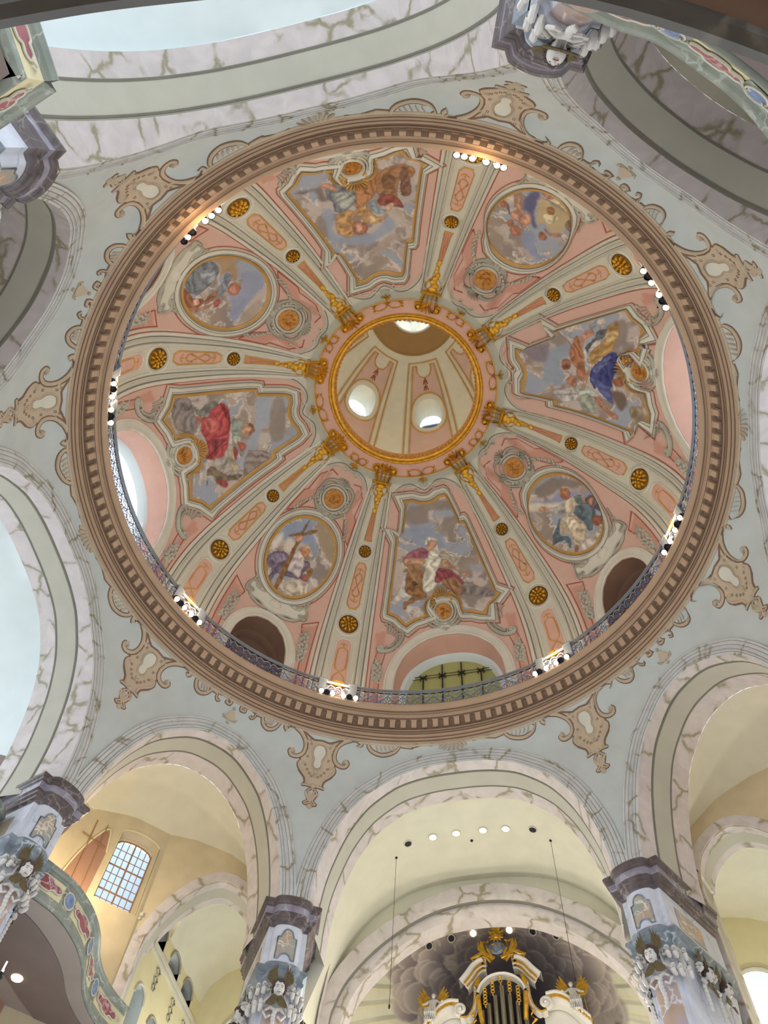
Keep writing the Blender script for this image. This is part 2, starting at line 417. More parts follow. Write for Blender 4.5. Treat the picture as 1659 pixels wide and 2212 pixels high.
# ---------------------------------------------------------------- surfaces of revolution (dome, pendentive wall)
class Rev:
    def __init__(s, prof):
        o = smooth2(prof, 12); s.o = o
        s.S = np.concatenate([[0], np.cumsum(np.hypot(*np.diff(o, axis=0).T))]); s.L = s.S[-1]
    def rz(s, v):
        v = np.asarray(v, float)
        r = np.interp(v, s.S, s.o[:, 0]); z = np.interp(v, s.S, s.o[:, 1])
        lo = v < 0; z = np.where(lo, s.o[0, 1]+v, z); return r, z
    def at(s, th, v, h=0):      # th in degrees, v metres along the profile, h metres off the surface towards the room
        th = np.radians(np.asarray(th, float)); r, z = s.rz(v); r1, z1 = s.rz(np.asarray(v)+.03); r0, z0 = s.rz(np.asarray(v)-.03)
        dr, dz = r1-r0, z1-z0; l = np.hypot(dr, dz)+1e-9
        if s.S is not None: nr, nz = -dz/l*s.sgn, dr/l*s.sgn
        rr = r+nr*h; return np.stack([rr*np.cos(th), rr*np.sin(th), z+nz*h], -1)
    sgn = 1
    def metric(s, uv): uv = np.asarray(uv, float); r, _ = s.rz(uv[:, 1]); return np.c_[np.radians(uv[:, 0])*r, uv[:, 1]]
DOME = Rev([(10.55, 26.3), (10.62, 28.5), (10.45, 30.2), (9.9, 31.6), (8.7, 33.0), (7.45, 34.15), (6.08, 34.95), (4.8, 35.4), (4.0, 35.62), (3.3, 35.85)])
PEND = Rev([(10.56, 24.94), (11.0, 24.45), (11.25, 23.8), (11.40, 22.5), (11.5, 20.5), (11.55, 18.4), (11.6, 15)]); PEND.sgn = -1
def local(S, th0, s0, rot=0.0, mir=1):
    c, n = math.cos(rot), math.sin(rot)
    def f(p):
        p = np.asarray(p, float).reshape(-1, 2); x = p[:, 0]*mir; y = p[:, 1]
        X = c*x-n*y; Y = n*x+c*y; v = s0+Y; r, _ = S.rz(v)
        return np.c_[th0+np.degrees(X/r), v]
    return f
HALF = [(-.5, 0), (-.42, .55), (0, 1), (.42, .55), (.5, 0)]
FLAT = [(-.5, 0), (-.46, 1), (.46, 1), (.5, 0)]
def uvsweep(mb, S, path, prof, closed=False, step=.18, width=None, h0=0.0):
    """sweeps a cross-section (b across, h off the surface) along a path given in (degrees, metres)"""
    uv = np.asarray(path, float)
    m = S.metric(uv)
    if step:
        q = np.c_[m, uv, np.zeros(len(uv)) if width is None else np.asarray(width)]
        if closed: q = np.vstack([q, q[:1]])
        out = []
        for a, b in zip(q[:-1], q[1:]):
            n = max(1, int(math.ceil(np.linalg.norm((b-a)[:2])/step))); out += [a+(b-a)*i/n for i in range(n)]
        if not closed: out.append(q[-1])
        q = np.array(out); m, uv = q[:, :2], q[:, 2:4]; W = None if width is None else q[:, 4]
    else: W = width
    n = len(m)
    if closed: a, b = np.roll(m, 1, 0), np.roll(m, -1, 0)
    else: a = np.vstack([2*m[0]-m[1], m[:-1]]); b = np.vstack([m[1:], 2*m[-1]-m[-2]])
    d1 = m-a; d2 = b-m
    d1 /= np.linalg.norm(d1, axis=1)[:, None]+1e-9; d2 /= np.linalg.norm(d2, axis=1)[:, None]+1e-9
    n1 = np.c_[-d1[:, 1], d1[:, 0]]; n2 = np.c_[-d2[:, 1], d2[:, 0]]; nn = n1+n2
    l = np.linalg.norm(nn, axis=1)[:, None]; nn = nn/(l+1e-9); nn = nn/np.clip((nn*n1).sum(1), .55, 1)[:, None]
    r, _ = S.rz(uv[:, 1]); P = []
    for bb, hh in prof:
        w_ = bb if W is None else bb*W
        off = nn*(w_[:, None] if W is not None else w_)
        hs = hh if W is None else hh*W
        P.append(S.at(uv[:, 0]+np.degrees(off[:, 0]/np.maximum(r, .5)), uv[:, 1]+off[:, 1], h0+hs))
    P = np.stack(P, 1)
    mb.grid(P, cu=closed)
    return mb
OUTL = [None]  # collects flat dark strokes painted as shade under the relief ornaments
def stroke(mb, S, path, w_, h, closed=False, taper=None, prof=HALF, sub=4, h0=0.0, step=.1):
    if OUTL[0] is not None and prof is HALF: o_ = OUTL[0]; OUTL[0] = None; stroke(o_, S, path, w_+.05, .012, closed, taper, FLAT, sub, 0.0, max(step, .15) if step else step); OUTL[0] = o_
    p = smooth2(path, sub, closed) if sub else np.asarray(path, float)
    t = np.linspace(0, 1, len(p))
    W = np.full(len(p), w_, float)
    if taper == 'both': W *= np.sin(PI*np.clip(t*.9+.05, 0, 1))**.6
    elif taper == 'end': W *= (1-.75*t)
    elif taper == 'start': W *= (.25+.75*t)
    return uvsweep(mb, S, p, [(b, hh*h/w_) for b, hh in prof], closed, step, W, h0)
def plate(mb, S, bound, centre, h, rings=6, col=None, edge=0.0, back=0.0):
    """a slab following the surface: concentric rings from centre to boundary, with an edge down to the surface"""
    b = np.asarray(bound, float); c = np.asarray(centre, float); t = np.linspace(0, 1, rings+1)[1:]
    uv = c[None, None]+(b[None]-c)*t[:, None, None]; n = len(b)
    P = S.at(uv[..., 0], uv[..., 1], h)
    if edge: P = np.concatenate([P, S.at(b[:, 0], b[:, 1], back)[None]], 0)
    o = mb.n; F = []
    for i in range(len(P)-1):
        for j in range(n):
            k = (j+1) % n; F.append((1+i*n+j, 1+i*n+k, 1+(i+1)*n+k, 1+(i+1)*n+j))
    F += [(0, 1+(j+1) % n, 1+j) for j in range(n)]
    V = np.vstack([S.at(c[0], c[1], h)[None], P.reshape(-1, 3)])
    C = None
    if col is not None:
        uvs = np.vstack([c[None], uv.reshape(-1, 2)])
        if edge: uvs = np.vstack([uvs, b])
        C = col(uvs) if callable(col) else np.broadcast_to(np.asarray(col, float), (len(V), 3))
    return mb.add(V, F, C)
def spiral(cx, cy, r0, turns, a0=0, d=1, n=22, r1=.12):
    t = np.linspace(0, 1, n); a = a0+d*turns*2*PI*t; r = r0*(1-(1-r1)*t)
    return np.c_[cx+r*np.cos(a), cy+r*np.sin(a)]
def ell(cx, cy, rx, ry, n=32, a0=0): 
    a = np.linspace(0, 2*PI, n, endpoint=False)+a0; return np.c_[cx+rx*np.cos(a), cy+ry*np.sin(a)]
def bump(mb, S, L, x, y, rx, ry, h, rot=0, n=8, base=0.0):
    """a rounded boss standing on the surface"""
    c, s_ = math.cos(rot), math.sin(rot); rings = [(1, 0), (.9, .45), (.6, .85), (0.02, 1)]
    a = np.linspace(0, 2*PI, n, endpoint=False); P = []
    for k, z in rings:
        X = k*rx*np.cos(a); Y = k*ry*np.sin(a); uv = L(np.c_[x+c*X-s_*Y, y+s_*X+c*Y]); P.append(S.at(uv[:, 0], uv[:, 1], base+z*h))
    return mb.grid(np.array(P), cv=True)

# ---------------------------------------------------------------- noise and painting on vertices
_rs = np.random.RandomState(3); _T = _rs.rand(64, 64)
def vnoise(x, y):
    xi = np.floor(x).astype(int); yi = np.floor(y).astype(int); fx = x-xi; fy = y-yi
    fx = fx*fx*(3-2*fx); fy = fy*fy*(3-2*fy); g = lambda a, b: _T[a % 64, b % 64]
    return (g(xi, yi)*(1-fx)+g(xi+1, yi)*fx)*(1-fy)+(g(xi, yi+1)*(1-fx)+g(xi+1, yi+1)*fx)*fy
def fbm(x, y, o=4):
    s = 0; a = .5; t = 0
    for i in range(o): s = s+a*vnoise(x*2**i+17*i, y*2**i+9*i); t += a; a *= .5
    return s/t
def sdist(P, poly):
    """signed distance to a polygon, positive inside"""
    d = np.full(len(P), 1e9); ins = np.zeros(len(P), bool); n = len(poly)
    for i in range(n):
        a, b = poly[i], poly[(i+1) % n]; ab = b-a; t = np.clip(((P-a)@ab)/(ab@ab+1e-12), 0, 1)
        d = np.minimum(d, np.hypot(*(P-a-t[:, None]*ab).T))
        c = (a[1] > P[:, 1]) != (b[1] > P[:, 1])
        with np.errstate(divide='ignore', invalid='ignore'): x = (b[0]-a[0])*(P[:, 1]-a[1])/(b[1]-a[1]+1e-12)+a[0]
        ins ^= c & (P[:, 0] < x)
    return np.where(ins, d, -d)
def mixc(A, B, t): return A*(1-t[:, None])+np.asarray(B)*t[:, None]
def sstep(a, b, x): t = np.clip((x-a)/(b-a), 0, 1); return t*t*(3-2*t)
def paint_fresco(shapes, seed, S=DOME):
    """sky, clouds and figures painted as flat colour; the polygons are in the painting's own (degrees, metres)"""
    sh = []
    for row in shapes.split('\n'):
        q = row.split(); pts = np.array([[float(v)/100 for v in p.split(',')] for p in q[1:]])
        if len(pts) > 2: sh.append((np.array(srgb(q[0])), S.metric(smooth2(pts, 3, True))))
    def f(uv):
        P = S.metric(uv); x, y = P[:, 0]+seed*7.3, P[:, 1]+seed*3.1
        wx = fbm(x*1.1, y*1.1)-.5; n1 = fbm(x*.9+wx*2.2, y*1.1+wx*1.6, 5); n2 = fbm(x*2.4+5, y*2.4+wx*3, 4); n3 = fbm(x*.7+31, y*.7+11, 3)
        sky = np.array(srgb('959ba8')); c = np.broadcast_to(sky, (len(P), 3)).copy()
        body = mixc(np.broadcast_to(np.array(srgb('8c7f77')), (len(P), 3)), srgb('b9aaa0'), sstep(.35, .68, n2))
        body = mixc(body, srgb('a08c78'), .6*sstep(.5, .7, n3))
        k = sstep(.36, .42, n1); c = c*(1-k[:, None])+body*k[:, None]
        rim = np.exp(-((n1-.44)/.022)**2); c = mixc(c, srgb('d6ccc2'), .75*rim)
        rim2 = np.exp(-((n2-.56)/.02)**2)*k; c = mixc(c, srgb('cfc3b8'), .45*rim2)
        jig = .09*(fbm(x*5, y*5, 3)-.5)+.05*(fbm(x*14, y*14, 2)-.5); tone = fbm(x*6+3, y*6+8, 3)-.5; fine = fbm(x*13, y*13, 2)-.5
        for i, (col, poly) in enumerate(sh):
            d = sdist(P, poly)+jig
            a = sstep(-.02, .035, d) if i > 3 else sstep(-.05, .14, d)
            if not (a > .001).any(): continue
            ctr = poly.mean(0); q = P-ctr; ang = 1.1*math.sin(i*2.3)
            u = q[:, 0]*math.cos(ang)+q[:, 1]*math.sin(ang); v_ = -q[:, 0]*math.sin(ang)+q[:, 1]*math.cos(ang)
            wv = fbm(x*1.7+i, y*1.7, 3)
            fold = np.sin(u*15+wv*16+v_*3)
            lit = 1+.30*fold*sstep(.0, .12, d)-.30*(1-sstep(.0, .07, d))+.30*(fbm(x*3+i*3, y*3, 3)-.5)+.55*tone+.35*fine
            if i <= 3: lit = 1+.25*(n2-.5)
            g_ = col.mean(); col = g_+(col-g_)*(.88 if max(col)-min(col) > .25 else 1)
            c = c*(1-a[:, None])+np.clip(col[None]*lit[:, None], 0, 1)*a[:, None]
        g = c.mean(1, keepdims=True); return np.clip((g+(c-g)*.86)*1.14, 0, 1)
    return f
# ---------------------------------------------------------------- layout of the church
RIB = 25.46                       # dome ribs stand this far to either side of the four wide panels
PIER = 25.8                       # the eight piers likewise
WIDE = {-90: 'ox', 0: 'red', 90: 'lion', 180: 'angel'}
NARROW = {-45: 'cross', -135: 'point', 135: 'putti', 45: 'grey'}
SHORT = dict(ox='ox', red='red robe', lion='lion', angel='blue robe', cross='cross', point='outstretched arm', putti='naked children', grey='grey drapery')
RIBS = {5: (-90+RIB, 'ox', 'cross'), 4: (-90-RIB, 'ox', 'point'), 3: (180+RIB, 'angel', 'point'), 2: (180-RIB, 'angel', 'putti'),
        1: (90+RIB, 'lion', 'putti'), 0: (90-RIB, 'lion', 'grey'), 7: (RIB, 'red', 'grey'), 6: (-RIB, 'red', 'cross')}
def pier_angle(k): return {5: -90+PIER, 4: -90-PIER, 3: 180+PIER, 2: 180-PIER, 1: 90+PIER, 0: 90-PIER, 7: PIER, 6: -PIER}[k]

# floor and far outer walls, lower nave stands open to the daylight below the galleries
mb = MB(); mb.lathe([(0, 0), (26, 0), (26, -.3)], (0, 0, 0), n=48)
tag(mb.build('floor', 'floor', smooth=False), kind='structure')

# ---------------------------------------------------------------- dome shell with its window openings
OPEN_W = [(0, 5.1), (3.5, 5.03), (6.5, 4.8), (9, 4.42), (11.0, 3.92), (12.4, 3.1), (12.8, 2.3)]
OPEN_N = [(0, 4.06), (2.6, 3.95), (4.8, 3.58), (6.1, 3.05), (6.8, 2.5), (6.9, 2.0)]
WID_IN = [(0, 11.35), (3.7, 11.4), (7.1, 11.52), (9.6, 11.52), (10.4, 11.3), (11.7, 10.05), (13.7, 10.0), (15.2, 6.3), (12.8, 6.15), (10.46, 5.77), (7.9, 6.02), (5.5, 6.12), (5.35, 6.5), (4.8, 6.8), (3.5, 7.0), (0, 7.1)]
WID_PINK = [(0, 11.95), (4.2, 12.15), (8.4, 12.3), (14, 12.15), (18.1, 11.7), (19.2, 11), (19.0, 10.5), (19.9, 9.9), (19.8, 8), (19.6, 5.6), (19.3, 4), (18.9, 1.9), (18.7, -.2)]
NAR_PINK = [(0, 12.25), (5, 12.3), (9.6, 12.1), (13.0, 11.6), (13.8, 10.9), (13.5, 10.6), (14, 10.2), (13.9, 9.2), (13.6, 7.2), (13, 6), (12.7, 2.3), (12.5, -.2)]
def both(half): h = list(half); return [(-a, b) for a, b in h[::-1]]+[(a, b) for a, b in (h[1:] if abs(h[0][0]) < 1e-6 else h)]
def opens(tab, d): a = [q[0] for q in tab]; return np.interp(abs(d), a, [q[1] for q in tab])
CREAM = np.array(srgb('c8c4b3')); SHADE = np.array(srgb('b0af9f')); PINK = np.array(srgb('ceaa9b')); PINKD = np.array(srgb('c79482'))
def field_colour(thc, wide, uv):
    P = DOME.metric(np.c_[uv[:, 0]-thc, uv[:, 1]])
    c = np.broadcast_to(CREAM, (len(P), 3)).copy()
    poly = DOME.metric(np.array(both((WID_PINK if wide else NAR_PINK))))
    c = mixc(c, PINK, sstep(-.03, .03, sdist(P, poly)))
    if wide:
        for m in (1, -1):
            q = DOME.metric(np.array([(m*16.2, -.2), (m*18.0, -.2), (m*18.2, 5.2), (m*15.5, 5.4), (m*16.6, 3.2)]))
            c = mixc(c, PINKD, sstep(-.03, .03, sdist(P, q)))
    else:
        for m in (1, -1):
            for q in ([(m*10.6, -.2), (m*11.9, -.2), (m*12.0, 4.9), (m*8.2, 4.6), (m*10.2, 3.2)], [(m*9.5, 9.6), (m*12.6, 9.0), (m*12.7, 10.2), (m*9.5, 10.6), (m*12.0, 11.4), (m*8.0, 11.7), (m*7.0, 10.4)]):
                c = mixc(c, PINKD, sstep(-.03, .03, sdist(P, DOME.metric(np.array(q)))))
    r, _ = DOME.rz(uv[:, 1])
    k = ((uv[:, 1] > 12.3))[:, None]*1.0
    return c*(1-k)+SHADE*k
mb = MB(); edges = {}
for thc in list(WIDE)+list(NARROW):
    wide = thc in WIDE; tab = OPEN_W if wide else OPEN_N; half = RIB if wide else 45-RIB; oe, se = tab[-1]
    def block(ds, s0f, ns=110):
        ds = np.asarray(ds, float); t = np.linspace(0, 1, ns); s0 = np.array([s0f(d) for d in ds])
        V = s0[:, None]+(12.62-s0[:, None])*t; U = np.repeat((thc+ds)[:, None], ns, 1)
        P = DOME.at(U, V, 0); uv = np.c_[U.ravel(), V.ravel()]
        mb.grid(P, col=field_colour(thc, wide, uv), flip=True)
    n1 = int((half-oe)/.45)
    block(np.linspace(-half, -oe, n1), lambda d: -.05)
    block(np.linspace(oe, half, n1), lambda d: -.05)
    block(np.linspace(-oe, oe, int(2*oe/.45)), lambda d: float(opens(tab, d)) if abs(d) < oe-1e-6 else se)
dome = tag(mb.build('ceiling', 'shell'), kind='structure')

def opening_path(tab, side=0.0):
    h = [(tab[-1][0], 0.0), (tab[-1][0], tab[-1][1]*.5)]+list(tab[::-1]); h = [(-a, b) for a, b in h]
    full = h[:-1]+[(0, tab[0][1])]+[(-a, b) for a, b in h[:-1]][::-1]
    return np.array(full)
# window niches of the dome
for i, thc in enumerate([-90, -45, 0, 45, 90, 135, 180, -135]):
    wide = thc in WIDE; tab = OPEN_W if wide else OPEN_N
    w_ = empty('window_%d' % (i+1), DOME.at(thc, 0.0), kind='structure')
    p = dens(smooth2(opening_path(tab), 3), .6); p[:, 0] += thc
    mb = MB(); uvsweep(mb, DOME, p, [(.0, -.05), (.0, .05), (.06, .07), (.10, .04), (.34, .04), (.36, .07), (.42, .06), (.43, 0)], step=.2)
    mb.build('surround', 'stucco', w_)
    # reveal: the opening carried outwards, slightly narrowing
    inner = DOME.at(p[:, 0], p[:, 1], 0.0); d = np.array([math.cos(R_(thc)), math.sin(R_(thc)), 0]); e = np.array([-d[1], d[0], 0])
    rings = []
    zt = tab[0][1]
    for dep, kx, dz in ((0, 1, 0), (.10, .995, -.02), (.62, .955, -.10), (.70, .90, -.14), (1.0, .87, -.20)):
        x = inner@e; P = inner-np.outer(x, e)*(1-kx); y = P@d; P = P+np.outer((y.max()+0*y+dep-y)*(1 if dep > .5 else 0)+dep*(0 if dep > .5 else 1), d); P[:, 2] += dz*(P[:, 2]-26.3)/4.0
        rings.append(P)
    R3 = np.array(rings)
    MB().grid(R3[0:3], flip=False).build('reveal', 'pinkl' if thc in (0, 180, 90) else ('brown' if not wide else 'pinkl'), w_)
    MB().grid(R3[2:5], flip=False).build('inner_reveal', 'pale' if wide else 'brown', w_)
    back = R3[4]; c = back.mean(0); V = np.vstack([[c], back]); F = [(0, j+1, j+2) for j in range(len(back)-1)]+[(0, len(back), 1)]
    if thc == -90:
        MB().add(V, F).build('shutter', 'shutter', w_, smooth=False)
        hw = abs(back@e).max(); yb = (back@d).mean()-.06
        for t in np.linspace(-.62, .62, 4):
            x = t*hw; zt_ = 26.3+(back[:, 2].max()-26.3)*math.sqrt(max(0, 1-(t*.93)**2))*.98
            MB().tube([d*yb+e*x+np.array((0, 0, 26.4)), d*yb+e*x+np.array((0, 0, zt_))], .03, 5).build('iron_bar', 'iron', w_)
            mk = MB()
            for s_ in (-1, 1):
                for q in (-1, 1):
                    mk.tube([d*yb+e*(x+s_*.02)+np.array((0, 0, 30.1)), d*yb+e*(x+s_*.16)+np.array((0, 0, 30.1+q*.10)), d*yb+e*(x+s_*.12)+np.array((0, 0, 30.1+q*.2))], .025, 5)
            mk.build('iron_tie', 'iron', w_)
        for zz in (30.02, 30.2):
            MB().tube([d*yb+e*(-hw*.95)+np.array((0, 0, zz)), d*yb+e*(hw*.95)+np.array((0, 0, zz))], .014, 5).build('cross_bar', 'iron', w_)
    elif wide:
        MB().add(V, F).build('pane', 'glass', w_, smooth=False)
    else:
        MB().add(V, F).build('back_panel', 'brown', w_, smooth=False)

# ---------------------------------------------------------------- main cornice, its dentils, walkway
CORN = [(10.62, 26.30), (10.05, 26.30), (9.93, 26.36), (9.84, 26.33), (9.79, 26.24), (9.80, 26.13), (9.86, 26.04), (9.93, 26.01), (9.94, 25.96), (9.99, 25.96), (10.01, 25.90), (10.05, 25.88), (10.06, 25.80),
        (10.22, 25.76), (10.35, 25.46), (10.27, 25.38), (10.275, 25.34), (10.32, 25.31), (10.33, 25.28), (10.35, 25.25), (10.36, 25.17), (10.42, 25.14), (10.45, 25.05), (10.50, 25.03), (10.53, 24.97), (10.60, 24.93)]
corn = empty('trim_1', (0, 0, 25.6), kind='structure')
MB().lathe(CORN[:13], (0, 0, 0), n=192).build('upper_moulding', 'tan', corn)
MB().lathe(CORN[12:16], (0, 0, 0), n=192).build('dentil_frieze', 'frieze', corn)
MB().lathe(CORN[15:], (0, 0, 0), n=192).build('lower_moulding', 'tan', corn)
for r0, z0 in ((9.935, 25.985), (10.015, 25.93), (10.265, 25.372), (10.31, 25.295), (10.35, 25.215), (10.435, 25.095), (10.515, 25.005), (10.60, 24.925)):
    MB().lathe([(r0-.018, z0+.02), (r0-.022, z0-.005), (r0, z0-.022)], (0, 0, 0), n=192).build('brown_line', 'tand', corn)
B0 = lambda a: np.array([[math.cos(a), math.sin(a), 0], [-math.sin(a), math.cos(a), 0], [0, 0, 1.0]])
me = None
for i in range(156):
    a = 2*PI*(i+.35)/156
    if me is None:
        mb = MB(); tb = .42; Bt = np.array([[math.cos(tb), 0, math.sin(tb)], [0, 1, 0], [-math.sin(tb), 0, math.cos(tb)]]); mb.box((10.17, 0, 25.53), (.13, .19, .25), Bt); mb.box((10.10, 0, 25.66), (.13, .22, .05), Bt)
        o = mb.build('dentil', 'tan', corn, smooth=False); o.rotation_euler.z = a; me = o.data
    else:
        o = bpy.data.objects.new('dentil', me); COL.objects.link(o); o.parent = corn
        o.matrix_parent_inverse = corn.matrix_basis.inverted(); o.rotation_euler.z = a

# ---------------------------------------------------------------- arches, vaults and the wall between them
AW = [(0, 24.65), (4, 24.63), (8, 24.52), (12, 24.27), (15, 23.88), (18, 23.35), (20.2, 22.75), (22.3, 21.95), (24, 20.95), (25.2, 19.95), (25.75, 18.9), (25.8, 18.0)]
AN = [(0, 24.05), (3, 24.0), (6, 23.78), (9, 23.35), (12, 22.75), (14.3, 21.98), (16.3, 21.0), (17.9, 19.85), (18.9, 18.8), (19.15, 18.0)]
def zr(z): return float(np.interp(z, PEND.o[::-1, 1], PEND.o[::-1, 0]))
mb = MB()
for thc in list(WIDE)+list(NARROW):
    tab = AW if thc in WIDE else AN; hm = tab[-1][0] if thc in WIDE else 45-PIER
    ds = np.concatenate([np.linspace(-hm, -hm*.75, 24), np.linspace(-hm*.75, hm*.75, 50)[1:-1], np.linspace(hm*.75, hm, 24)])
    s = np.linspace(0, 1, 28); cols = []
    for d in ds:
        z0 = float(np.interp(abs(d), [q[0] for q in tab], [q[1] for q in tab])); s1 = float(np.interp(z0, PEND.o[::-1, 1], PEND.S[::-1]))
        cols.append(PEND.at(np.full(28, thc+d), s*s1, 0))
    mb.grid(np.array(cols))
tag(mb.build('wall_pendentives', 'pend'), kind='structure')

def arch_curve(tab, n=3):
    """the opening in the arch's own plane: x along the wall, z up, from left foot to right foot"""
    h = [(zr(z)*math.sin(R_(d)), z) for d, z in tab]
    p = smooth2([(-x, z) for x, z in h[::-1]]+h[1:], n); return p
def inset(p, b):
    t = np.gradient(p, axis=0); t /= np.linalg.norm(t, axis=1)[:, None]; nn = np.c_[t[:, 1], -t[:, 0]]
    q = p+nn*b; q[0, 1] = p[0, 1]; q[-1, 1] = p[-1, 1]; return q
def arch(i, thc):
    wide = thc in WIDE; tab = AW if wide else AN; A = empty('ceiling_%d' % (i+2), (0, 0, 0), kind='structure')
    d = np.array([math.cos(R_(thc)), math.sin(R_(thc)), 0]); e = np.array([-d[1], d[0], 0]); K = np.array((0, 0, 1.0))
    c0 = arch_curve(tab); G = lambda p, y: np.outer(p[:, 0], e)+np.outer(y, d)+np.outer(p[:, 1], K)
    yf = lambda p, off: np.sqrt(np.maximum(np.array([zr(z) for z in p[:, 1]])**2-p[:, 0]**2, .01))-off
    prof = [(-.02, 0), (-.02, .07), (.03, .08), (.045, .05), (.06, .035), (.16, .035), (.17, .0), (.185, -.02), (.29, -.02), (.30, -.05), (.34, -.04), (.37, -.08), (.42, -.10), (.45, -.10)]
    rows = [G(inset(c0, b), yf(c0, off)) for b, off in prof]
    MB().grid(np.array(rows), flip=True).build('archivolt', 'archw', A)
    for b, off in ((-.03, .02), (.052, .055), (.172, .02), (.295, -.01), (.365, -.07)):
        q = [G(inset(c0, b+k), yf(c0, off+.012)) for k in (0, .015)]; MB().grid(np.array(q), flip=True).build('groove_shade_line', 'domed', A)  # flat dark strips painted as the shade in the archivolt grooves
    c1 = inset(c0, .45); y1 = yf(c0, -.10)
    D1, D2, D3 = (11.45, 12.25, 12.8) if wide else (11.72, 12.55, 13.25)
    s1 = [G(c1, y1), G(c1, np.maximum(y1+.05, 0)*0+np.maximum(y1+.02, D1-.06))]
    MB().grid(np.array(s1), flip=True).build('marble_soffit_band', 'pinkm', A)
    rows = [G(inset(c0, b), np.maximum(y1+.05, np.full(len(c0), y))) for b, y in ((.45, D1-.08), (.41, D1-.06), (.42, D1-.03), (.40, D1), (.43, D1+.03), (.43, D2-.06), (.40, D2-.04), (.42, D2))]
    MB().grid(np.array(rows), flip=True).build('plaster_soffit_band', 'green', A)
    for y in (D1+.02, D2-.05): MB().grid(np.array([G(inset(c0, .44), np.full(len(c0), y-.025)), G(inset(c0, .445), np.full(len(c0), y+.025))]), flip=True).build('groove_shade_line', 'domed', A)
    rows = [G(inset(c0, .42), np.full(len(c0), D2)), G(inset(c0, .42), np.full(len(c0), D3))]
    MB().grid(np.array(rows), flip=True).build('inner_marble_band', 'pinkm', A)
    return A, d, e, K, c0, G, D3
ARCH = {}
for i, thc in enumerate([-90, -45, 0, 45, 90, 135, 180, -135]):
    ARCH[thc] = arch(i, thc); A, d, e, K, c0, G, D3 = ARCH[thc]
    c2 = inset(c0, .42)
    if thc in WIDE:
        # barrel vault beyond the soffit, a little wider than the arch
        c3 = c2.copy(); c3[:, 0] *= 1.28; c3[:, 1] = np.where(c3[:, 1] > 18.2, c3[:, 1]+.02, 14.0)
        end = 17.0
        if thc == -90: vm = 'cream'
        else: vm = 'pale'
        MB().grid(np.array([G(c2, np.full(len(c2), D3)), G(c3, np.full(len(c2), D3+.03)), G(c3, np.full(len(c2), D3+.5)), G(c3, np.full(len(c2), end))]), flip=True).build('barrel_vault', vm, A)
# domed corner rooms behind the narrow arches
def flipper(sx, sy): return lambda P: np.array([(x*sx, y*sy, z) for x, y, z in P], float)
BACK = [(6.4, -13.6, 17.5), (6.45, -13.57, 19.5), (6.8, -13.42, 21.0), (7.6, -13.1, 22.0), (8.8, -12.6, 22.75), (10.0, -12.1, 23.05), (10.92, -11.71, 23.1), (12.0, -10.62, 23.1), (13.1, -9.55, 22.6),
        (13.3, -8.6, 22.5), (13.55, -7.4, 21.8), (13.75, -6.6, 20.5), (13.8, -6.4, 19.0), (13.8, -6.4, 17.5)]
def corner_room(thc, sx, sy):
    A, d, e, K, c0, G, D3 = ARCH[thc]; mx = flipper(sx, sy); n = 40; fl = sx*sy < 0
    front = G(inset(c0, .42), np.full(len(c0), D3)); t = np.linspace(0, 1, n)
    if abs(front[0, 0]) > abs(front[-1, 0]): front = front[::-1]
    def res(P):
        P = np.asarray(P, float); L = np.concatenate([[0], np.cumsum(np.linalg.norm(np.diff(P, axis=0), axis=1))]); L /= L[-1]
        return np.stack([np.interp(t, L, P[:, k]) for k in range(3)], 1)
    f = res(front); b = res(mx(BACK)); rows = [f]
    for u in np.linspace(0, 1, 9)[1:]:
        P = f*(1-u)+b*u; P[:, 2] += .28*math.sin(PI*u)*np.clip((P[:, 2]-19)/4, 0, 1); rows.append(P)
    MB().grid(np.array(rows), flip=fl).build('corner_vault', 'cream', A)
for thc, sx, sy in ((-45, 1, 1), (-135, -1, 1), (45, 1, -1), (135, -1, -1)): corner_room(thc, sx, sy)
# ---------------------------------------------------------------- upper dome seen through the eye, with its oval windows and lantern
LAN = [(3.1, 36.2), (8.4, 36.25), (7.0, 44.5), (6.4, 47.6), (5.75, 50.3), (5.0, 52.4), (4.0, 54.2), (2.9, 55.4)]
up = empty('ceiling_upper_dome', (0, 0, 43), kind='structure')
def lr(z): a = LAN[1:]; return float(np.interp(z, [q[1] for q in a], [q[0] for q in a]))
class Cone:
    def at(s, th, z, h=0):
        th = np.radians(np.asarray(th, float)); z = np.asarray(z, float); r = np.interp(z, [q[1] for q in LAN[1:]], [q[0] for q in LAN[1:]])-h*.96; return np.stack([r*np.cos(th), r*np.sin(th), z-h*.26], -1)
    def rz(s, v): v = np.asarray(v, float); return np.interp(v, [q[1] for q in LAN[1:]], [q[0] for q in LAN[1:]]), v
    def metric(s, uv): uv = np.asarray(uv, float); r, _ = s.rz(uv[:, 1]); return np.c_[np.radians(uv[:, 0])*r, uv[:, 1]]
CO = Cone()
WT = [-45, -90, 0, 45, 90, 135, 180, -135]
WZ, WR = 50.4, 5.72
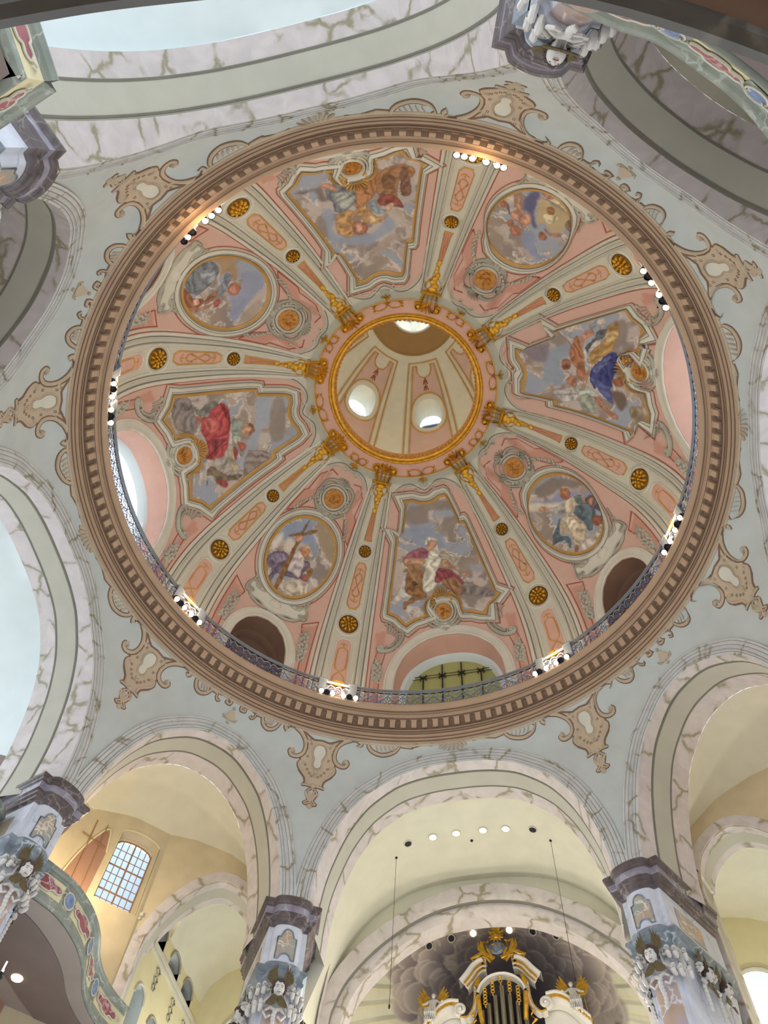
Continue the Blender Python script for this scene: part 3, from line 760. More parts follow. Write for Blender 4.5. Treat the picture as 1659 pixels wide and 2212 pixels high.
# cone wall with six oval holes
mb = MB()
for wt in WT:
    n = 48; a = np.linspace(0, 2*PI, n, endpoint=False); zc = WZ; hole = np.c_[wt+np.degrees(0.86*np.sign(np.cos(a))*np.abs(np.cos(a))**.8/WR), zc+1.60*np.sign(np.sin(a))*np.abs(np.sin(a))**.8]
    # rectangle of the sector, ray-cast from the centre
    W_, z0, z1 = 22.5, 36.25, 55.35; out = []
    for t_ in a:
        c_, s_ = math.cos(t_), math.sin(t_); k = min(W_/abs(c_) if abs(c_) > 1e-6 else 1e9, ((z1-zc) if s_ > 0 else (zc-z0))*1/abs(s_)*1.0 if abs(s_) > 1e-6 else 1e9) if True else 0
        kx = W_/(abs(c_)*12+1e-9); kz = ((z1-zc) if s_ > 0 else (zc-z0))/(abs(s_)*4+1e-9); k = min(kx, kz); out.append((wt+c_*12*k, zc+s_*4*k))
    out = np.array(out)
    for cx, cz in ((wt-W_, z0), (wt-W_, z1), (wt+W_, z0), (wt+W_, z1)):
        j = int(np.argmin(((out[:, 0]-cx)/12)**2+((out[:, 1]-cz)/4)**2)); out[j] = (cx, cz)
    rows = [CO.at(hole[:, 0]*(1-u)+out[:, 0]*u, hole[:, 1]*(1-u)+out[:, 1]*u) for u in np.linspace(0, 1, 9)]
    mb.grid(np.array(rows), cv=True)
mb.build('cone_wall', 'cream', up)
MB().lathe([(3.1, 36.15), (8.6, 36.2)], (0, 0, 0), n=96).build('crown_floor', 'cream', up)
MB().lathe([(3.0, 55.3), (2.88, 55.3), (2.85, 55.45), (1.58, 56.05), (1.58, 56.1)], (0, 0, 0), n=72).build('bronze_collar', plain('bronze_brown_paint', '9c7c4e', .8, var=.05), up)
MB().lathe([(1.58, 56.05), (1.50, 56.08), (1.50, 56.4), (1.55, 56.6)], (0, 0, 0), n=72).build('lantern_rim', 'stucco', up)
lan = empty('window_lantern', (0, 0, 56), kind='structure')
for i in range(8):
    a = i*PI/4+.2; MB().box((1.95*math.cos(a), 1.95*math.sin(a), 58.6), (.5, .45, 4.6), B0(a)).build('lantern_pier', 'cream', lan, smooth=False)
MB().lathe([(1.75, 60.6), (2.5, 60.6), (2.5, 61.2), (1.5, 61.2)], (0, 0, 0), n=48).build('lantern_ring', 'cream', lan)
MB().lathe([(0, 62.6), (1.2, 62.2), (2.2, 61.2)], (0, 0, 0), n=48).build('lantern_sky_glass', 'glass', lan)
for i, wt in enumerate(WT):
    P = empty('trim_%d' % (21+i), CO.at(wt, 43), kind='structure')
    pan = [(-11.8, 40), (-11.8, 48), (-11.8, 52.4), (-11.8, 54.6), (-7.6, 54.65), (-7.0, 54.3), (-4.5, 53.95), (0, 53.8), (4.5, 53.95), (7.0, 54.3), (7.6, 54.65), (11.8, 54.6), (11.8, 52.4), (11.8, 48), (11.8, 40), (11.8, 38), (-11.8, 38)]
    hole = [(np.degrees(1.15*np.sign(np.cos(t_))*np.abs(np.cos(t_))**.85/WR), WZ+2.15*np.sign(np.sin(t_))*np.abs(np.sin(t_))**.85) for t_ in np.linspace(0, 2*PI, 64, endpoint=False)]
    out = dens(np.array(pan, float), 1.0, True); cen = np.array((0, WZ)); ang = np.arctan2((out[:, 1]-WZ)/5.0, out[:, 0]/12); order = np.argsort(ang); out = out[order]; ang = ang[order]
    ho = np.array(hole); ha = np.arctan2((ho[:, 1]-WZ)/5.0, ho[:, 0]/12); o2 = np.argsort(ha); ho = ho[o2]; ha = ha[o2]
    hx = np.interp(ang, ha, ho[:, 0], period=None); hz = np.interp(ang, ha, ho[:, 1])
    rows = [CO.at(wt+hx*(1-u)+out[:, 0]*u, hz*(1-u)+out[:, 1]*u, .03) for u in np.linspace(0, 1, 7)]
    MB().grid(np.array(rows), cv=True).build('salmon_panel', 'pinkp', P)
    def ctube(pts, r, nm_, mt, closed=False):
        q_ = [CO.at(wt+x, z, .05) for x, z in dens(np.array(pts, float), 1.2)]; q_ = q_+q_[:1] if closed else q_; MB().tube(q_, r, 5).build(nm_, mt, P)
    ctube(pan[:15], .05, 'panel_edge', 'goldp'); ctube([(-14.7, 38), (-14.9, 46), (-15.3, 51), (-15.7, 53.6), (-15.9, 54.82), (-7, 54.85), (0, 54.85), (7, 54.85), (15.9, 54.82), (15.7, 53.6), (15.3, 51), (14.9, 46), (14.7, 38)], .05, 'panel_moulding', 'goldp')
    ctube(hole, .05, 'oval_line', 'goldp', True)
    ctube([(0, 53.8), (0, 52.9)], .035, 'painted_tassel', 'redline')
    for z_ in (53.6, 53.1): ctube([(-1.8, z_-.35), (-.9, z_), (.9, z_), (1.8, z_-.35)], .035, 'painted_tassel', 'redline'); ctube([(-.9, z_), (0, z_-.4), (.9, z_)], .03, 'painted_tassel', 'redline')
    W_ = empty('window_%d' % (21+i), CO.at(wt, WZ), kind='structure'); n = 48; a = np.linspace(0, 2*PI, n, endpoint=False); d = np.array([math.cos(R_(wt)), math.sin(R_(wt)), 0])
    hh = CO.at(wt+np.degrees(0.86*np.sign(np.cos(a))*np.abs(np.cos(a))**.8/WR), WZ+1.60*np.sign(np.sin(a))*np.abs(np.sin(a))**.8)
    MB().grid(np.array([hh, hh+d*1.2+np.array((0, 0, -.1))]), cv=True).build('reveal', 'cream', W_)
    g = hh+d*1.2+np.array((0, 0, -.1)); c = g.mean(0)
    MB().add(np.vstack([[c], g]), [(0, j+1, (j+1) % n+1) for j in range(n)]).build('pane', 'glass', W_)
    e = np.array([-d[1], d[0], 0])
    for z_ in (-.35, .1): MB().tube([c-d*.3-e*.95+np.array((0, 0, z_)), c-d*.3+e*.95+np.array((0, 0, z_))], .015, 4).build('cross_bar', 'iron', W_)
    if i == 1:
        for z_ in np.linspace(-.1, 1.0, 7): MB().box(c-d*.05+np.array((0, 0, z_)), (.05, 1.3, .16), B0(R_(wt))).build('louvre_slat', 'iron', W_, smooth=False)

for i in range(8):
    t = R_(22.5+45*i); lamp('upper_dome_uplight', 'POINT', (6.8*math.cos(t), 6.8*math.sin(t), 37.0), UP_W, (1.0, .95, .82), .3)
# ---------------------------------------------------------------- ornament shapes, drawn in metres on a surface
def mirx(p): return [(-x, y) for x, y in p]
def volute(mb, S, L, pts, w_, h, curl=.16, d=1, both_ends=False):
    """a scroll band ending in a curled volute"""
    p = np.asarray(pts, float); t = p[-1]-p[-2]; a = math.atan2(t[1], t[0])
    nrm = np.array([-math.sin(a), math.cos(a)])*d*curl; c = p[-1]+nrm
    q = spiral(c[0], c[1], curl, 1.35, math.atan2(*(p[-1]-c)[::-1]), d, 16, .15)
    stroke(mb, S, L(np.vstack([smooth2(p, 4), q[1:]])), w_, h, sub=0, step=.08, taper=None)
    return mb
def leaf(mb, S, L, x, y, ang, ln, wd, h, base=0.0):
    u = np.array([math.cos(ang), math.sin(ang)]); p = [(x+u[0]*ln*t-u[1]*wd*.4*math.sin(t*PI)*.5, y+u[1]*ln*t+u[0]*wd*.4*math.sin(t*PI)*.5) for t in (0, .3, .6, .85, 1)]
    stroke(mb, S, L(p), wd, h, taper='both', h0=base, step=.12, sub=3)
def rosette(name, th, s_, r, label, group):
    L = local(DOME, th, s_); o = empty(name, DOME.at(th, s_), label, 'rosette', group)
    mb = MB(); b = L(ell(0, 0, r, r, 28)); plate(mb, DOME, b, (th, s_), .03, 2, edge=1); stroke(mb, DOME, L(ell(0, 0, r*.93, r*.93, 28)), r*.16, .07, closed=True, sub=0, step=0)
    mb.build('disc', 'disc', o)  # ground coloured darker to stand in for shaded gaps between the petals
    mb = MB()
    for k in range(10):
        a = k*PI/5; bump(mb, DOME, L, r*.66*math.cos(a), r*.66*math.sin(a), r*.25, r*.15, .13, a, 7, .02)
    for k in range(6):
        a = k*PI/3+.3; bump(mb, DOME, L, r*.33*math.cos(a), r*.33*math.sin(a), r*.19, r*.12, .17, a, 6, .03)
    bump(mb, DOME, L, 0, 0, r*.15, r*.15, .14, 0, 8, .04)
    mb.build('petals', 'gold', o); return o

# ribs of the dome: flanking mouldings, sunk salmon panels with gilt strapwork, rosettes
def rib_line(s0, s1, d, th, n=26): s = np.linspace(s0, s1, n); return np.c_[np.full(n, th+d), s]
for k, (th, a, b) in RIBS.items():
    T = empty('trim_%d' % (k+2), DOME.at(th, 0), kind='structure')
    mb = MB()
    for d, w_ in ((5.9, .16), (4.6, .07), (3.3, .10)):
        for m in (1, -1): stroke(mb, DOME, rib_line(0, 12.3, d*m, th), w_, .06, sub=0, step=0)
    mb.build('rib_moulding', 'stucco', T)
    mb = MB()
    for m in (1, -1):
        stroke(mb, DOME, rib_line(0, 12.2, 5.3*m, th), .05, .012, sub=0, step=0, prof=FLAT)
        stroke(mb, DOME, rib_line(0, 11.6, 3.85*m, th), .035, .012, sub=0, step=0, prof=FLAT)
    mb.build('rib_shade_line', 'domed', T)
    mb = MB()
    for m in (1, -1): stroke(mb, DOME, rib_line(0, 11.4, 6.35*m, th), .07, .012, sub=0, step=0, prof=FLAT)
    mb.build('rib_edge_line', 'redline', T)
    for s0, s1, w0, w1 in ((.55, 4.65, 2.15, 1.95), (6.2, 8.4, 1.75, 1.6), (9.5, 11.0, 1.25, .75)):
        arcb = .22 if s1-s0 > 2 else 0
        fr = [(-w0, s0+arcb), (-w0*.5, s0), (w0*.5, s0), (w0, s0+arcb), (w1, s1-arcb), (w1*.5, s1), (-w1*.5, s1), (-w1, s1-arcb)]
        pth = np.array([(th+x, y) for x, y in fr])
        mb = MB(); plate(mb, DOME, dens(pth, .4, True), (th, (s0+s1)/2), .014, 4); o = mb.build('sunk_panel', 'pinkl' if s1 < 9 else 'pinkd', T)
        stroke(MBp := MB(), DOME, pth, .075, .05, closed=True, sub=0, step=.25); MBp.build('panel_frame', 'goldp' if s1 > 9 or s0 > 6 else 'stucco', T)
        g = MB(); mid = (s0+s1)/2; hw = lambda s: np.interp(s, [s0, s1], [w0, w1])
        if s1-s0 > 2:
            e1, e2 = s0+.55, s1-.5
            for m in (1, -1):
                q = [(m*.0, e1), (m*.55*hw(e1), e1+.12), (m*.62*hw(e1), e1+.3), (m*.62*hw(mid), mid-.35), (m*.25*hw(mid), mid-.12), (m*.12, mid), (-m*.25*hw(mid), mid+.12), (-m*.62*hw(mid), mid+.35), (-m*.62*hw(e2), e2-.3), (-m*.5*hw(e2), e2-.12), (0, e2)]
                stroke(g, DOME, [(th+x, y) for x, y in q], .06, .045, sub=2, step=.3, h0=.01)
            for s_, sg in ((s0+.28, 1), (s1-.25, -1)):
                L = local(DOME, th, s_)
                for q in (0, .9, -.9): leaf(g, DOME, L, 0, 0, PI/2*sg+q, .22, .07, .04, .01)
        else:
            for m in (1, -1): stroke(g, DOME, [(th+m*.4*hw(s), s) for s in (s0+.2, s0+.55)]+[(th+m*.1, mid)]+[(th-m*.35*hw(s), s) for s in (s1-.5, s1-.15)], .03, .03, sub=2, step=.3, h0=.01)
        g.build('gilt_strapwork', 'goldp', T)
    where = 'on the dome rib between the %s and %s paintings' % (SHORT[a], SHORT[b])
    for s_, r in ((5.42, .44), (8.97, .28)):
        L = local(DOME, th, s_); MBp = MB(); stroke(MBp, DOME, L(ell(0, 0, r*1.3, r*1.3, 32)), .13, .06, closed=True, sub=0, step=0); MBp.build('rosette_ring', 'stucco', T)
    rosette('gilded_rosette', th, 5.42, .44, 'large round gilded rosette '+where, 'large gilded rosettes on the dome ribs')
    rosette('gilded_rosette', th, 8.97, .28, 'small round gilded rosette '+where, 'small gilded rosettes on the dome ribs')
    # gilded capital at the head of the rib
    g = empty('gilded_capital', DOME.at(th, 12.4), 'gilded scrolled capital topping the rib between the %s and %s paintings' % (SHORT[a], SHORT[b]), 'capital', 'gilded capitals around the eye of the dome')
    L0_ = local(DOME, th, 12.30); L = lambda P: L0_(np.asarray(P, float).reshape(-1, 2)*1.22); mb = MB()
    stroke(mb, DOME, L([(-.34, -.02), (0, .0), (.34, -.02)]), .15, .18, sub=2)
    for x in (-.2, -.07, .07, .2): stroke(mb, DOME, L([(x, 0), (x*1.1, .3), (x*1.2, .55)]), .11, .16, sub=2)
    for m in (1, -1): stroke(mb, DOME, L([(m*.22, .02), (m*.3, .3), (m*.34, .5)]), .14, .16, sub=3)
    mb.build('shaft', 'gold', g)
    for m in (1, -1):
        mb = MB(); volute(mb, DOME, L, [(m*.10, .5), (m*.2, .62), (m*.36, .60)], .14, .22, .12, -m); bump(mb, DOME, L, m*.34, .50, .10, .10, .24); mb.build('volute', 'gold', g)
    mb = MB()
    for q in (-1.0, -.5, 0, .5, 1.0): leaf(mb, DOME, L, 0, .42, PI/2+q, .36, .16, .2)
    mb.build('acanthus', 'gold', g)
    mb = MB()
    for m in (1, -1):
        stroke(mb, DOME, L([(m*.10, -.08), (m*.27, -.2), (m*.24, -.38), (m*.12, -.55), (m*.10, -.75), (m*.04, -.98)]), .10, .10, sub=4, taper='end')
        stroke(mb, DOME, L([(m*.27, -.2), (m*.36, -.4), (m*.40, -.62)]), .06, .08, sub=4, taper='end')
    for j in range(7): bump(mb, DOME, L, .05*math.sin(j*2), -.15-.13*j, .17-.018*j, .11, .12)
    bump(mb, DOME, L, 0, -1.12, .09, .12, .10); mb.build('pendant', 'gold', g)

# the gilded ring around the eye of the dome
ring = empty('trim_10', (0, 0, 35.8), kind='structure')
mb = MB(); n = 160
RG = lambda prof: [(r, z) for r, z in prof]
MB().lathe([(4.08, 35.55), (4.06, 35.52), (4.02, 35.52), (4.0, 35.57)], (0, 0, 0), n=n).build('outer_gilt_bead', 'goldp', ring)
MB().lathe([(4.02, 35.60), (3.42, 35.70)], (0, 0, 0), n=n).build('salmon_band', 'pinkl', ring)
MB().lathe([(3.45, 35.70), (3.42, 35.64), (3.37, 35.60), (3.33, 35.64), (3.31, 35.70), (3.29, 35.66), (3.24, 35.64), (3.20, 35.68), (3.19, 35.76)], (0, 0, 0), n=n).build('gilt_moulding', 'gold', ring)
MB().lathe([(3.20, 35.74), (3.16, 35.74), (3.12, 35.84), (3.10, 36.0), (3.10, 36.12), (3.2, 36.2)], (0, 0, 0), n=n).build('leaf_band', 'goldr', ring)
mb = MB()
for i in range(104):
    a = 2*PI*i/104
    mb.ball((3.12*math.cos(a), 3.12*math.sin(a), 35.86), (.05, .07, .09), B0(a), 6, 4)
o = mb.build('carved_leaves', 'goldr', ring); o['kind'] = 'stuff'
for thc in list(WIDE)+list(NARROW):
    nm = (WIDE.get(thc) or NARROW.get(thc))
    s_ = 12.98 - .12
    g = empty('gilded_strap_ornament', DOME.at(thc, s_), 'gilded strapwork ornament on the salmon ring above the %s painting' % SHORT[nm], 'ornament', 'gilded strapwork ornaments on the salmon ring')
    L = local(DOME, thc, s_); mb = MB(); k = 1.0 if thc in WIDE else .62
    for m in (1, -1):
        stroke(mb, DOME, L([(m*.02, .0), (m*.16*k, .14), (m*.46*k, .16), (m*.60*k, .02), (m*.46*k, -.13), (m*.18*k, -.14), (m*.04, -.04)]), .05, .09, sub=3, h0=.03)
        for y in (-.1, .02, .14): bump(mb, DOME, L, m*.62*k, y, .06, .05, .1, 0, 6, .03)
    mb.build('strap_loops', 'gold', g)
    mb = MB(); stroke(mb, DOME, L([(0, -.02), (0, -.3)]), .10, .1, sub=2, h0=.03)
    for q in (-1, 0, 1): leaf(mb, DOME, L, 0, -.25, -PI/2+q*.9, .26, .11, .11, .03)
    mb.build('palmette', 'gold', g)
    mb = MB(); 
    for x, y in ((0, 0), (-.11, .03), (.11, .03)): bump(mb, DOME, local(DOME, thc, 12.22), x*1.3, y, .09, .07, .06)
    mb.build('stucco_knot', 'stuccod', g)

# ---------------------------------------------------------------- the eight paintings with their frames
def relief_disc(mb, S, L, x, y, r, seed):
    """a bronze-gold medallion with a small carved group"""
    rs = np.random.RandomState(seed); b = L(ell(x, y, r, r*1.02, 26)); c = L([(x, y)])[0]; plate(mb, S, b, c, .03, 2, edge=1)
    for j in range(16):
        a = rs.rand()*6.28; q = rs.rand()**.6*r*.66; bump(mb, S, L, x+q*math.cos(a), y+q*math.sin(a), r*(.1+.14*rs.rand()), r*(.07+.06*rs.rand()), .05+.05*rs.rand(), rs.rand()*3, 7, .03)
FR = {}
for kind, thc, rows in FRESCO_PAINT:
    thc = int(thc); nm = WIDE.get(thc) or NARROW.get(thc); seed = (thc+200)//45
    lab = {'ox': 'dome painting of an old man beside an ox with an open book', 'red': 'dome painting of a crimson-robed figure above a dark eagle',
           'lion': 'dome painting of a bearded man in ochre and blue grey drapery with a shaggy lion', 'angel': 'dome painting of a man in deep blue and yellow with a winged angel',
           'cross': 'oval dome painting of a violet-robed figure holding a tall wooden cross and a chalice', 'point': 'oval dome painting of a pale robed figure stretching out one arm under dark clouds',
           'putti': 'oval dome painting of a figure in violet and straw yellow with naked children', 'grey': 'oval dome painting of a figure in grey and brown drapery above a dark naked man'}[nm]
    T = empty('ceiling_painting', DOME.at(thc, 8), lab, 'painting', 'paintings in the dome')
    if kind == 'W':
        out = np.array(both(WID_IN)[::-1]); out = np.vstack([out, ])[:-1] if np.allclose(out[0], out[-1]) else out
        dd = dens(out, .25, True); ctr = (0, 8.6)
    else:
        L0 = local(DOME, 0, 7.55); out = L0(ell(0, -.02, 1.50, 1.92, 48)); dd = out; ctr = (0, 7.55)
    # evenly resampled outline in metres
    m = DOME.metric(dd); L_ = np.concatenate([[0], np.cumsum(np.hypot(*np.diff(np.vstack([m, m[:1]]), axis=0).T))]); nb = 330
    tt = np.linspace(0, L_[-1], nb, endpoint=False); q = np.vstack([dd, dd[:1]]); bd = np.c_[np.interp(tt, L_, q[:, 0]), np.interp(tt, L_, q[:, 1])]
    pf = paint_fresco(rows, seed)
    mb = MB(); plate(mb, DOME, bd+np.array([thc, 0]), (thc+ctr[0], ctr[1]), .02, 62, col=lambda uv: pf(np.c_[uv[:, 0]-thc, uv[:, 1]]))
    mb.build('painted_field', 'fresco', T)
    path = out+np.array([thc, 0]); area = 0
    mm = DOME.metric(out); area = np.sum(mm[:, 0]*np.roll(mm[:, 1], -1)-np.roll(mm[:, 0], -1)*mm[:, 1])
    if area > 0: path = path[::-1]      # so that the left-hand normal points outwards
    mb = MB(); uvsweep(mb, DOME, path, [(-.02, 0), (-.01, .05), (.04, .075), (.07, .05), (.10, .07), (.13, .03)], closed=True, step=.2); mb.build('gilded_frame', 'goldp', T)
    mb = MB(); uvsweep(mb, DOME, path, [(.12, 0), (.14, .06), (.22, .12), (.32, .15), (.38, .12), (.41, .06), (.44, .075), (.47, .0)], closed=True, step=.2); mb.build('white_frame', 'stucco', T)
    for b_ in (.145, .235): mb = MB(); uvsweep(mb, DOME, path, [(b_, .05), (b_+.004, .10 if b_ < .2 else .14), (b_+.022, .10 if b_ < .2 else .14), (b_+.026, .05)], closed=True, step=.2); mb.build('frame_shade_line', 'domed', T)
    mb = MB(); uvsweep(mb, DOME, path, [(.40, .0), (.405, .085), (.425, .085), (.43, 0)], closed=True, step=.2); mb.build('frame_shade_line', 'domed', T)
    mb = MB(); uvsweep(mb, DOME, path, [(.50, .0), (.505, .012), (.545, .012), (.55, 0)], closed=True, step=.2); mb.build('frame_red_line', 'redline', T)
    if kind == 'W':
        g = empty('shell_medallion', DOME.at(thc, 6.2), 'round gold relief medallion under a gilded shell below the %s painting' % SHORT[nm], 'medallion', 'shell medallions over the large dome windows')
        OUTL[0] = MB(); L = local(DOME, thc, 6.24); mb = MB(); relief_disc(mb, DOME, L, 0, 0, .36, seed); mb.build('relief_disc', 'goldr', g)
        mb = MB()
        for r, w_, h in ((.43, .13, .16), (.56, .12, .12), (.67, .10, .09)): stroke(mb, DOME, L(ell(0, 0, r, r*1.06, 30)), w_, h, closed=True, sub=0, step=0)
        mb.build('ring_moulding', 'stucco', g)
        mb = MB()
        for j in range(9):
            a = PI*(.06+.88*j/8); stroke(mb, DOME, L([(.12*math.cos(a), .56+.1*math.sin(a)), (.30*math.cos(a), .58+.34*math.sin(a)), (.46*math.cos(a), .60+.50*math.sin(a))]), .13, .12, sub=2, h0=.06, taper='start')
        mb.build('shell', 'goldp', g)
        for m in (1, -1):
            mb = MB(); volute(mb, DOME, L, [(m*.80, -.05), (m*.86, .25), (m*.72, .55), (m*.50, .66), (m*.36, .56)], .11, .14, .14, m); bump(mb, DOME, L, m*.44, .46, .07, .07, .2); mb.build('gilt_scroll', 'goldp', g)
            mb = MB(); volute(mb, DOME, L, [(m*1.05, -.22), (m*.85, -.36), (m*.62, -.60), (m*.34, -.74), (m*.14, -.62)], .13, .13, .12, -m); stroke(mb, DOME, L([(m*.7, -.2), (m*.9, -.45), (m*1.15, -.5)]), .16, .10, taper='both'); mb.build('stucco_scroll', 'stuccod', g)
        mb = MB()
        for q in (-.9, -.3, .3, .9): leaf(mb, DOME, L, 0, -.72, -PI/2+q, .24, .10, .1)
        mb.build('keystone_leaf', 'stuccod', g); OUTL[0].build('contour_shade_line', 'domed', g); OUTL[0] = None
        # the pair of big shells beside the window and their fruit garlands
        for m, sd in ((1, 'first'), (-1, 'second')):
            other = {(-90, 1): 'cross', (-90, -1): 'point', (0, 1): 'grey', (0, -1): 'cross', (90, 1): 'putti', (90, -1): 'grey', (180, 1): 'point', (180, -1): 'putti'}[(thc, m)]
            g = empty('shell_scroll', DOME.at(thc+m*14.5, 5), 'stucco shell scroll under the %s painting, on the side of the %s painting' % (SHORT[nm], SHORT[other]), 'ornament', 'stucco shell scrolls beside the large dome windows')
            OUTL[0] = MB(); L = local(DOME, thc+m*14.4, 5.0, 0, -m); mb = MB()
            for j in range(5):
                a = .15+.42*j; stroke(mb, DOME, L([(-.05+.22*math.cos(a), .12+.12*math.sin(a)), (.0+.42*math.cos(a)-.02, .2+.42*math.sin(a)), (-.08+.62*math.cos(a), .18+.58*math.sin(a))]), .15, .14, taper='start', sub=3)
            mb.build('shell_fan', 'stuccod', g)
            mb = MB(); volute(mb, DOME, L, [(.46, .62), (.58, .2), (.42, -.22), (.05, -.62), (-.3, -.72)], .16, .15, .16, -1); stroke(mb, DOME, L([(.3, .3), (.32, .0), (.1, -.35), (-.1, -.45)]), .12, .10); bump(mb, DOME, L, -.3, -.56, .09, .09, .18); mb.build('scroll', 'stuccod', g); OUTL[0].build('contour_shade_line', 'domed', g); OUTL[0] = None
            g = empty('fruit_garland', DOME.at(thc+m*17, 3), 'hanging stucco fruit garland under the %s painting, towards the %s painting' % (SHORT[nm], SHORT[other]), 'garland', 'stucco garlands beside the large dome windows')
            L = local(DOME, thc+m*16.9, 3.7, 0, 1); rs = np.random.RandomState(seed*2+m); mb = MB()
            for j in range(26):
                y = -.05*j; x = .13*math.sin(j*2.4)*(1.2 if 5 < j < 22 else .6); bump(mb, DOME, L, x, y, .06+.05*rs.rand(), .06+.04*rs.rand(), .08+.06*rs.rand(), 0, 7)
            for j in range(7): leaf(mb, DOME, L, 0, -.15-.18*j, (-.6 if j % 2 else PI+.6), .28, .10, .06)
            mb.build('fruit_cluster', 'stuccod', g); mb = MB()
            for q in (.5, 2.6): stroke(mb, DOME, L([(0, .05), (.2*math.cos(q), .1+.2*math.sin(q)), (.38*math.cos(q), .12+.16*math.sin(q))]), .07, .05, taper='end')
            mb.build('ribbon', 'stuccod', g)
    else:
        g = empty('relief_medallion', DOME.at(thc, 10.7), 'round gold relief medallion in a wreath above the %s painting' % SHORT[nm], 'medallion', 'wreathed medallions above the oval paintings')
        OUTL[0] = MB(); L = local(DOME, thc, 10.72); mb = MB(); relief_disc(mb, DOME, L, 0, 0, .44, seed+20); mb.build('relief_disc', 'goldr', g)
        mb = MB()
        for r, w_, h in ((.52, .12, .12), (.66, .09, .08)): stroke(mb, DOME, L(ell(0, 0, r, r, 30)), w_, h, closed=True, sub=0, step=0)
        mb.build('ring_moulding', 'stucco', g)
        mb = MB()
        for m in (1, -1):
            volute(mb, DOME, L, [(m*.15, .74), (m*.45, .74), (m*.72, .5), (m*.80, .1)], .13, .15, .13, -m); volute(mb, DOME, L, [(m*.2, -.72), (m*.5, -.72), (m*.78, -.4), (m*.84, -.05)], .12, .13, .12, m)
            for j in range(6): bump(mb, DOME, L, m*(.78-.02*j*j), -.15-.1*j, .09, .08, .10)
        mb.build('wreath_scrolls', 'stuccod', g)
        mb = MB()
        for j in range(7): a = PI/2+(j-3)*.38; leaf(mb, DOME, L, 0, .66, a, .40, .12, .13)
        mb.build('shell_crest', 'stuccod', g)
        mb = MB(); bump(mb, DOME, L, 0, -.84, .17, .19, .2, 0, 10); bump(mb, DOME, L, 0, -.90, .05, .05, .26)
        for m in (1, -1):
            for j in range(5): leaf(mb, DOME, L, m*.12, -.80, (PI/2-m*PI/2)+m*(.7-.33*j), .48-.03*j, .12, .10)
            bump(mb, DOME, L, m*.14, -.74, .08, .08, .12)
        mb.build('winged_head', 'stuccod', g); OUTL[0].build('contour_shade_line', 'domed', g); OUTL[0] = None
        for m in (1, -1):
            mb = MB(); pts = [(m*.75, -.35), (m*1.05, -.75), (m*1.3, -1.2), (m*1.38, -1.75)]
            for (x, y) in smooth2(pts, 5): bump(mb, DOME, L, x+.03*math.sin(y*30), y, .07, .07, .08)
            mb.build('bellflower_festoon', 'stuccod', g)
        g = empty('scroll_cartouche', DOME.at(thc, 5), 'white stucco scroll cartouche with oval boss below the %s painting' % SHORT[nm], 'cartouche', 'scroll cartouches over the small dome windows')
        OUTL[0] = MB(); L = local(DOME, thc, 4.98); mb = MB()
        body = [(-1.3, .55), (-1.1, .25), (-.7, .25), (-.35, .42), (0, .46), (.35, .42), (.7, .25), (1.1, .25), (1.3, .55), (1.42, .1), (1.15, -.25), (.7, -.28), (.35, -.42), (0, -.46), (-.35, -.42), (-.7, -.28), (-1.15, -.25), (-1.42, .1)]
        plate(mb, DOME, L(smooth2(body, 3, True)), L([(0, 0)])[0], .07, 4, edge=1); mb.build('body', 'stucco', g)
        mb = MB(); stroke(mb, DOME, L(body), .07, .06, closed=True, sub=3, h0=.06); mb.build('rim', 'stuccod', g)
        mb = MB(); bump(mb, DOME, L, 0, 0, .30, .22, .12, 0, 14, .06); mb.build('boss', 'stucco', g)
        for m in (1, -1):
            mb = MB(); volute(mb, DOME, L, [(m*.9, .3), (m*1.2, .45), (m*1.42, .35), (m*1.5, .05)], .12, .14, .13, -m); volute(mb, DOME, L, [(m*.3, -.42), (m*.7, -.42), (m*1.05, -.32), (m*1.3, -.1)], .11, .12, .12, m); volute(mb, DOME, L, [(m*.7, .28), (m*.45, .4), (m*.3, .5)], .09, .10, .08, m); mb.build('scroll', 'stuccod', g)
            mb = MB()
            for j in range(4): leaf(mb, DOME, L, m*1.35, .35+.17*j, PI/2+m*(.5-.25*j), .36, .12, .10)
            mb.build('acanthus', 'stuccod', g)
            if m < 0: OUTL[0].build('contour_shade_line', 'domed', g); OUTL[0] = None
            ol_ = OUTL[0]; OUTL[0] = None
            other = {(-45, 1): 'red', (-45, -1): 'ox', (-135, 1): 'ox', (-135, -1): 'angel', (135, 1): 'angel', (135, -1): 'lion', (45, 1): 'lion', (45, -1): 'red'}[(thc, m)]
            gg = empty('flower_festoon', DOME.at(thc+m*9.6, 4), 'stucco flower festoon under the oval %s painting, towards the %s painting' % (SHORT[nm], SHORT[other]), 'garland', 'stucco festoons beside the small dome windows')
            L2 = local(DOME, thc+m*9.7, 4.35, 0, m); mb = MB(); rs = np.random.RandomState(seed*3+m)
            for j in range(34):
                y = -.05*j; wd = .17 if j < 20 else (.05 if j < 23 else .13); bump(mb, DOME, L2, wd*math.sin(j*2.4)+.1*(j/34), y-.15, .06+.05*rs.rand(), .06+.04*rs.rand(), .08+.05*rs.rand(), 0, 7)
            for j in range(6): leaf(mb, DOME, L2, .05, -.3-.2*j, (-.6 if j % 2 else PI+.6), .26, .09, .06)
            mb.build('flower_cluster', 'stuccod', gg); mb = MB()
            for q in (.3, 2.8, 1.2): stroke(mb, DOME, L2([(0, -.1), (.2*math.cos(q), .02+.16*math.sin(q)), (.42*math.cos(q), .02+.1*math.sin(q))]), .08, .06, taper='end')
            mb.build('ribbon', 'stuccod', gg); OUTL[0] = ol_
    # salmon field outline and inner scroll lines at the top
    tab = WID_PINK if kind == 'W' else NAR_PINK
    F_ = empty('trim_%d' % (11+seed), DOME.at(thc, 12), kind='structure')
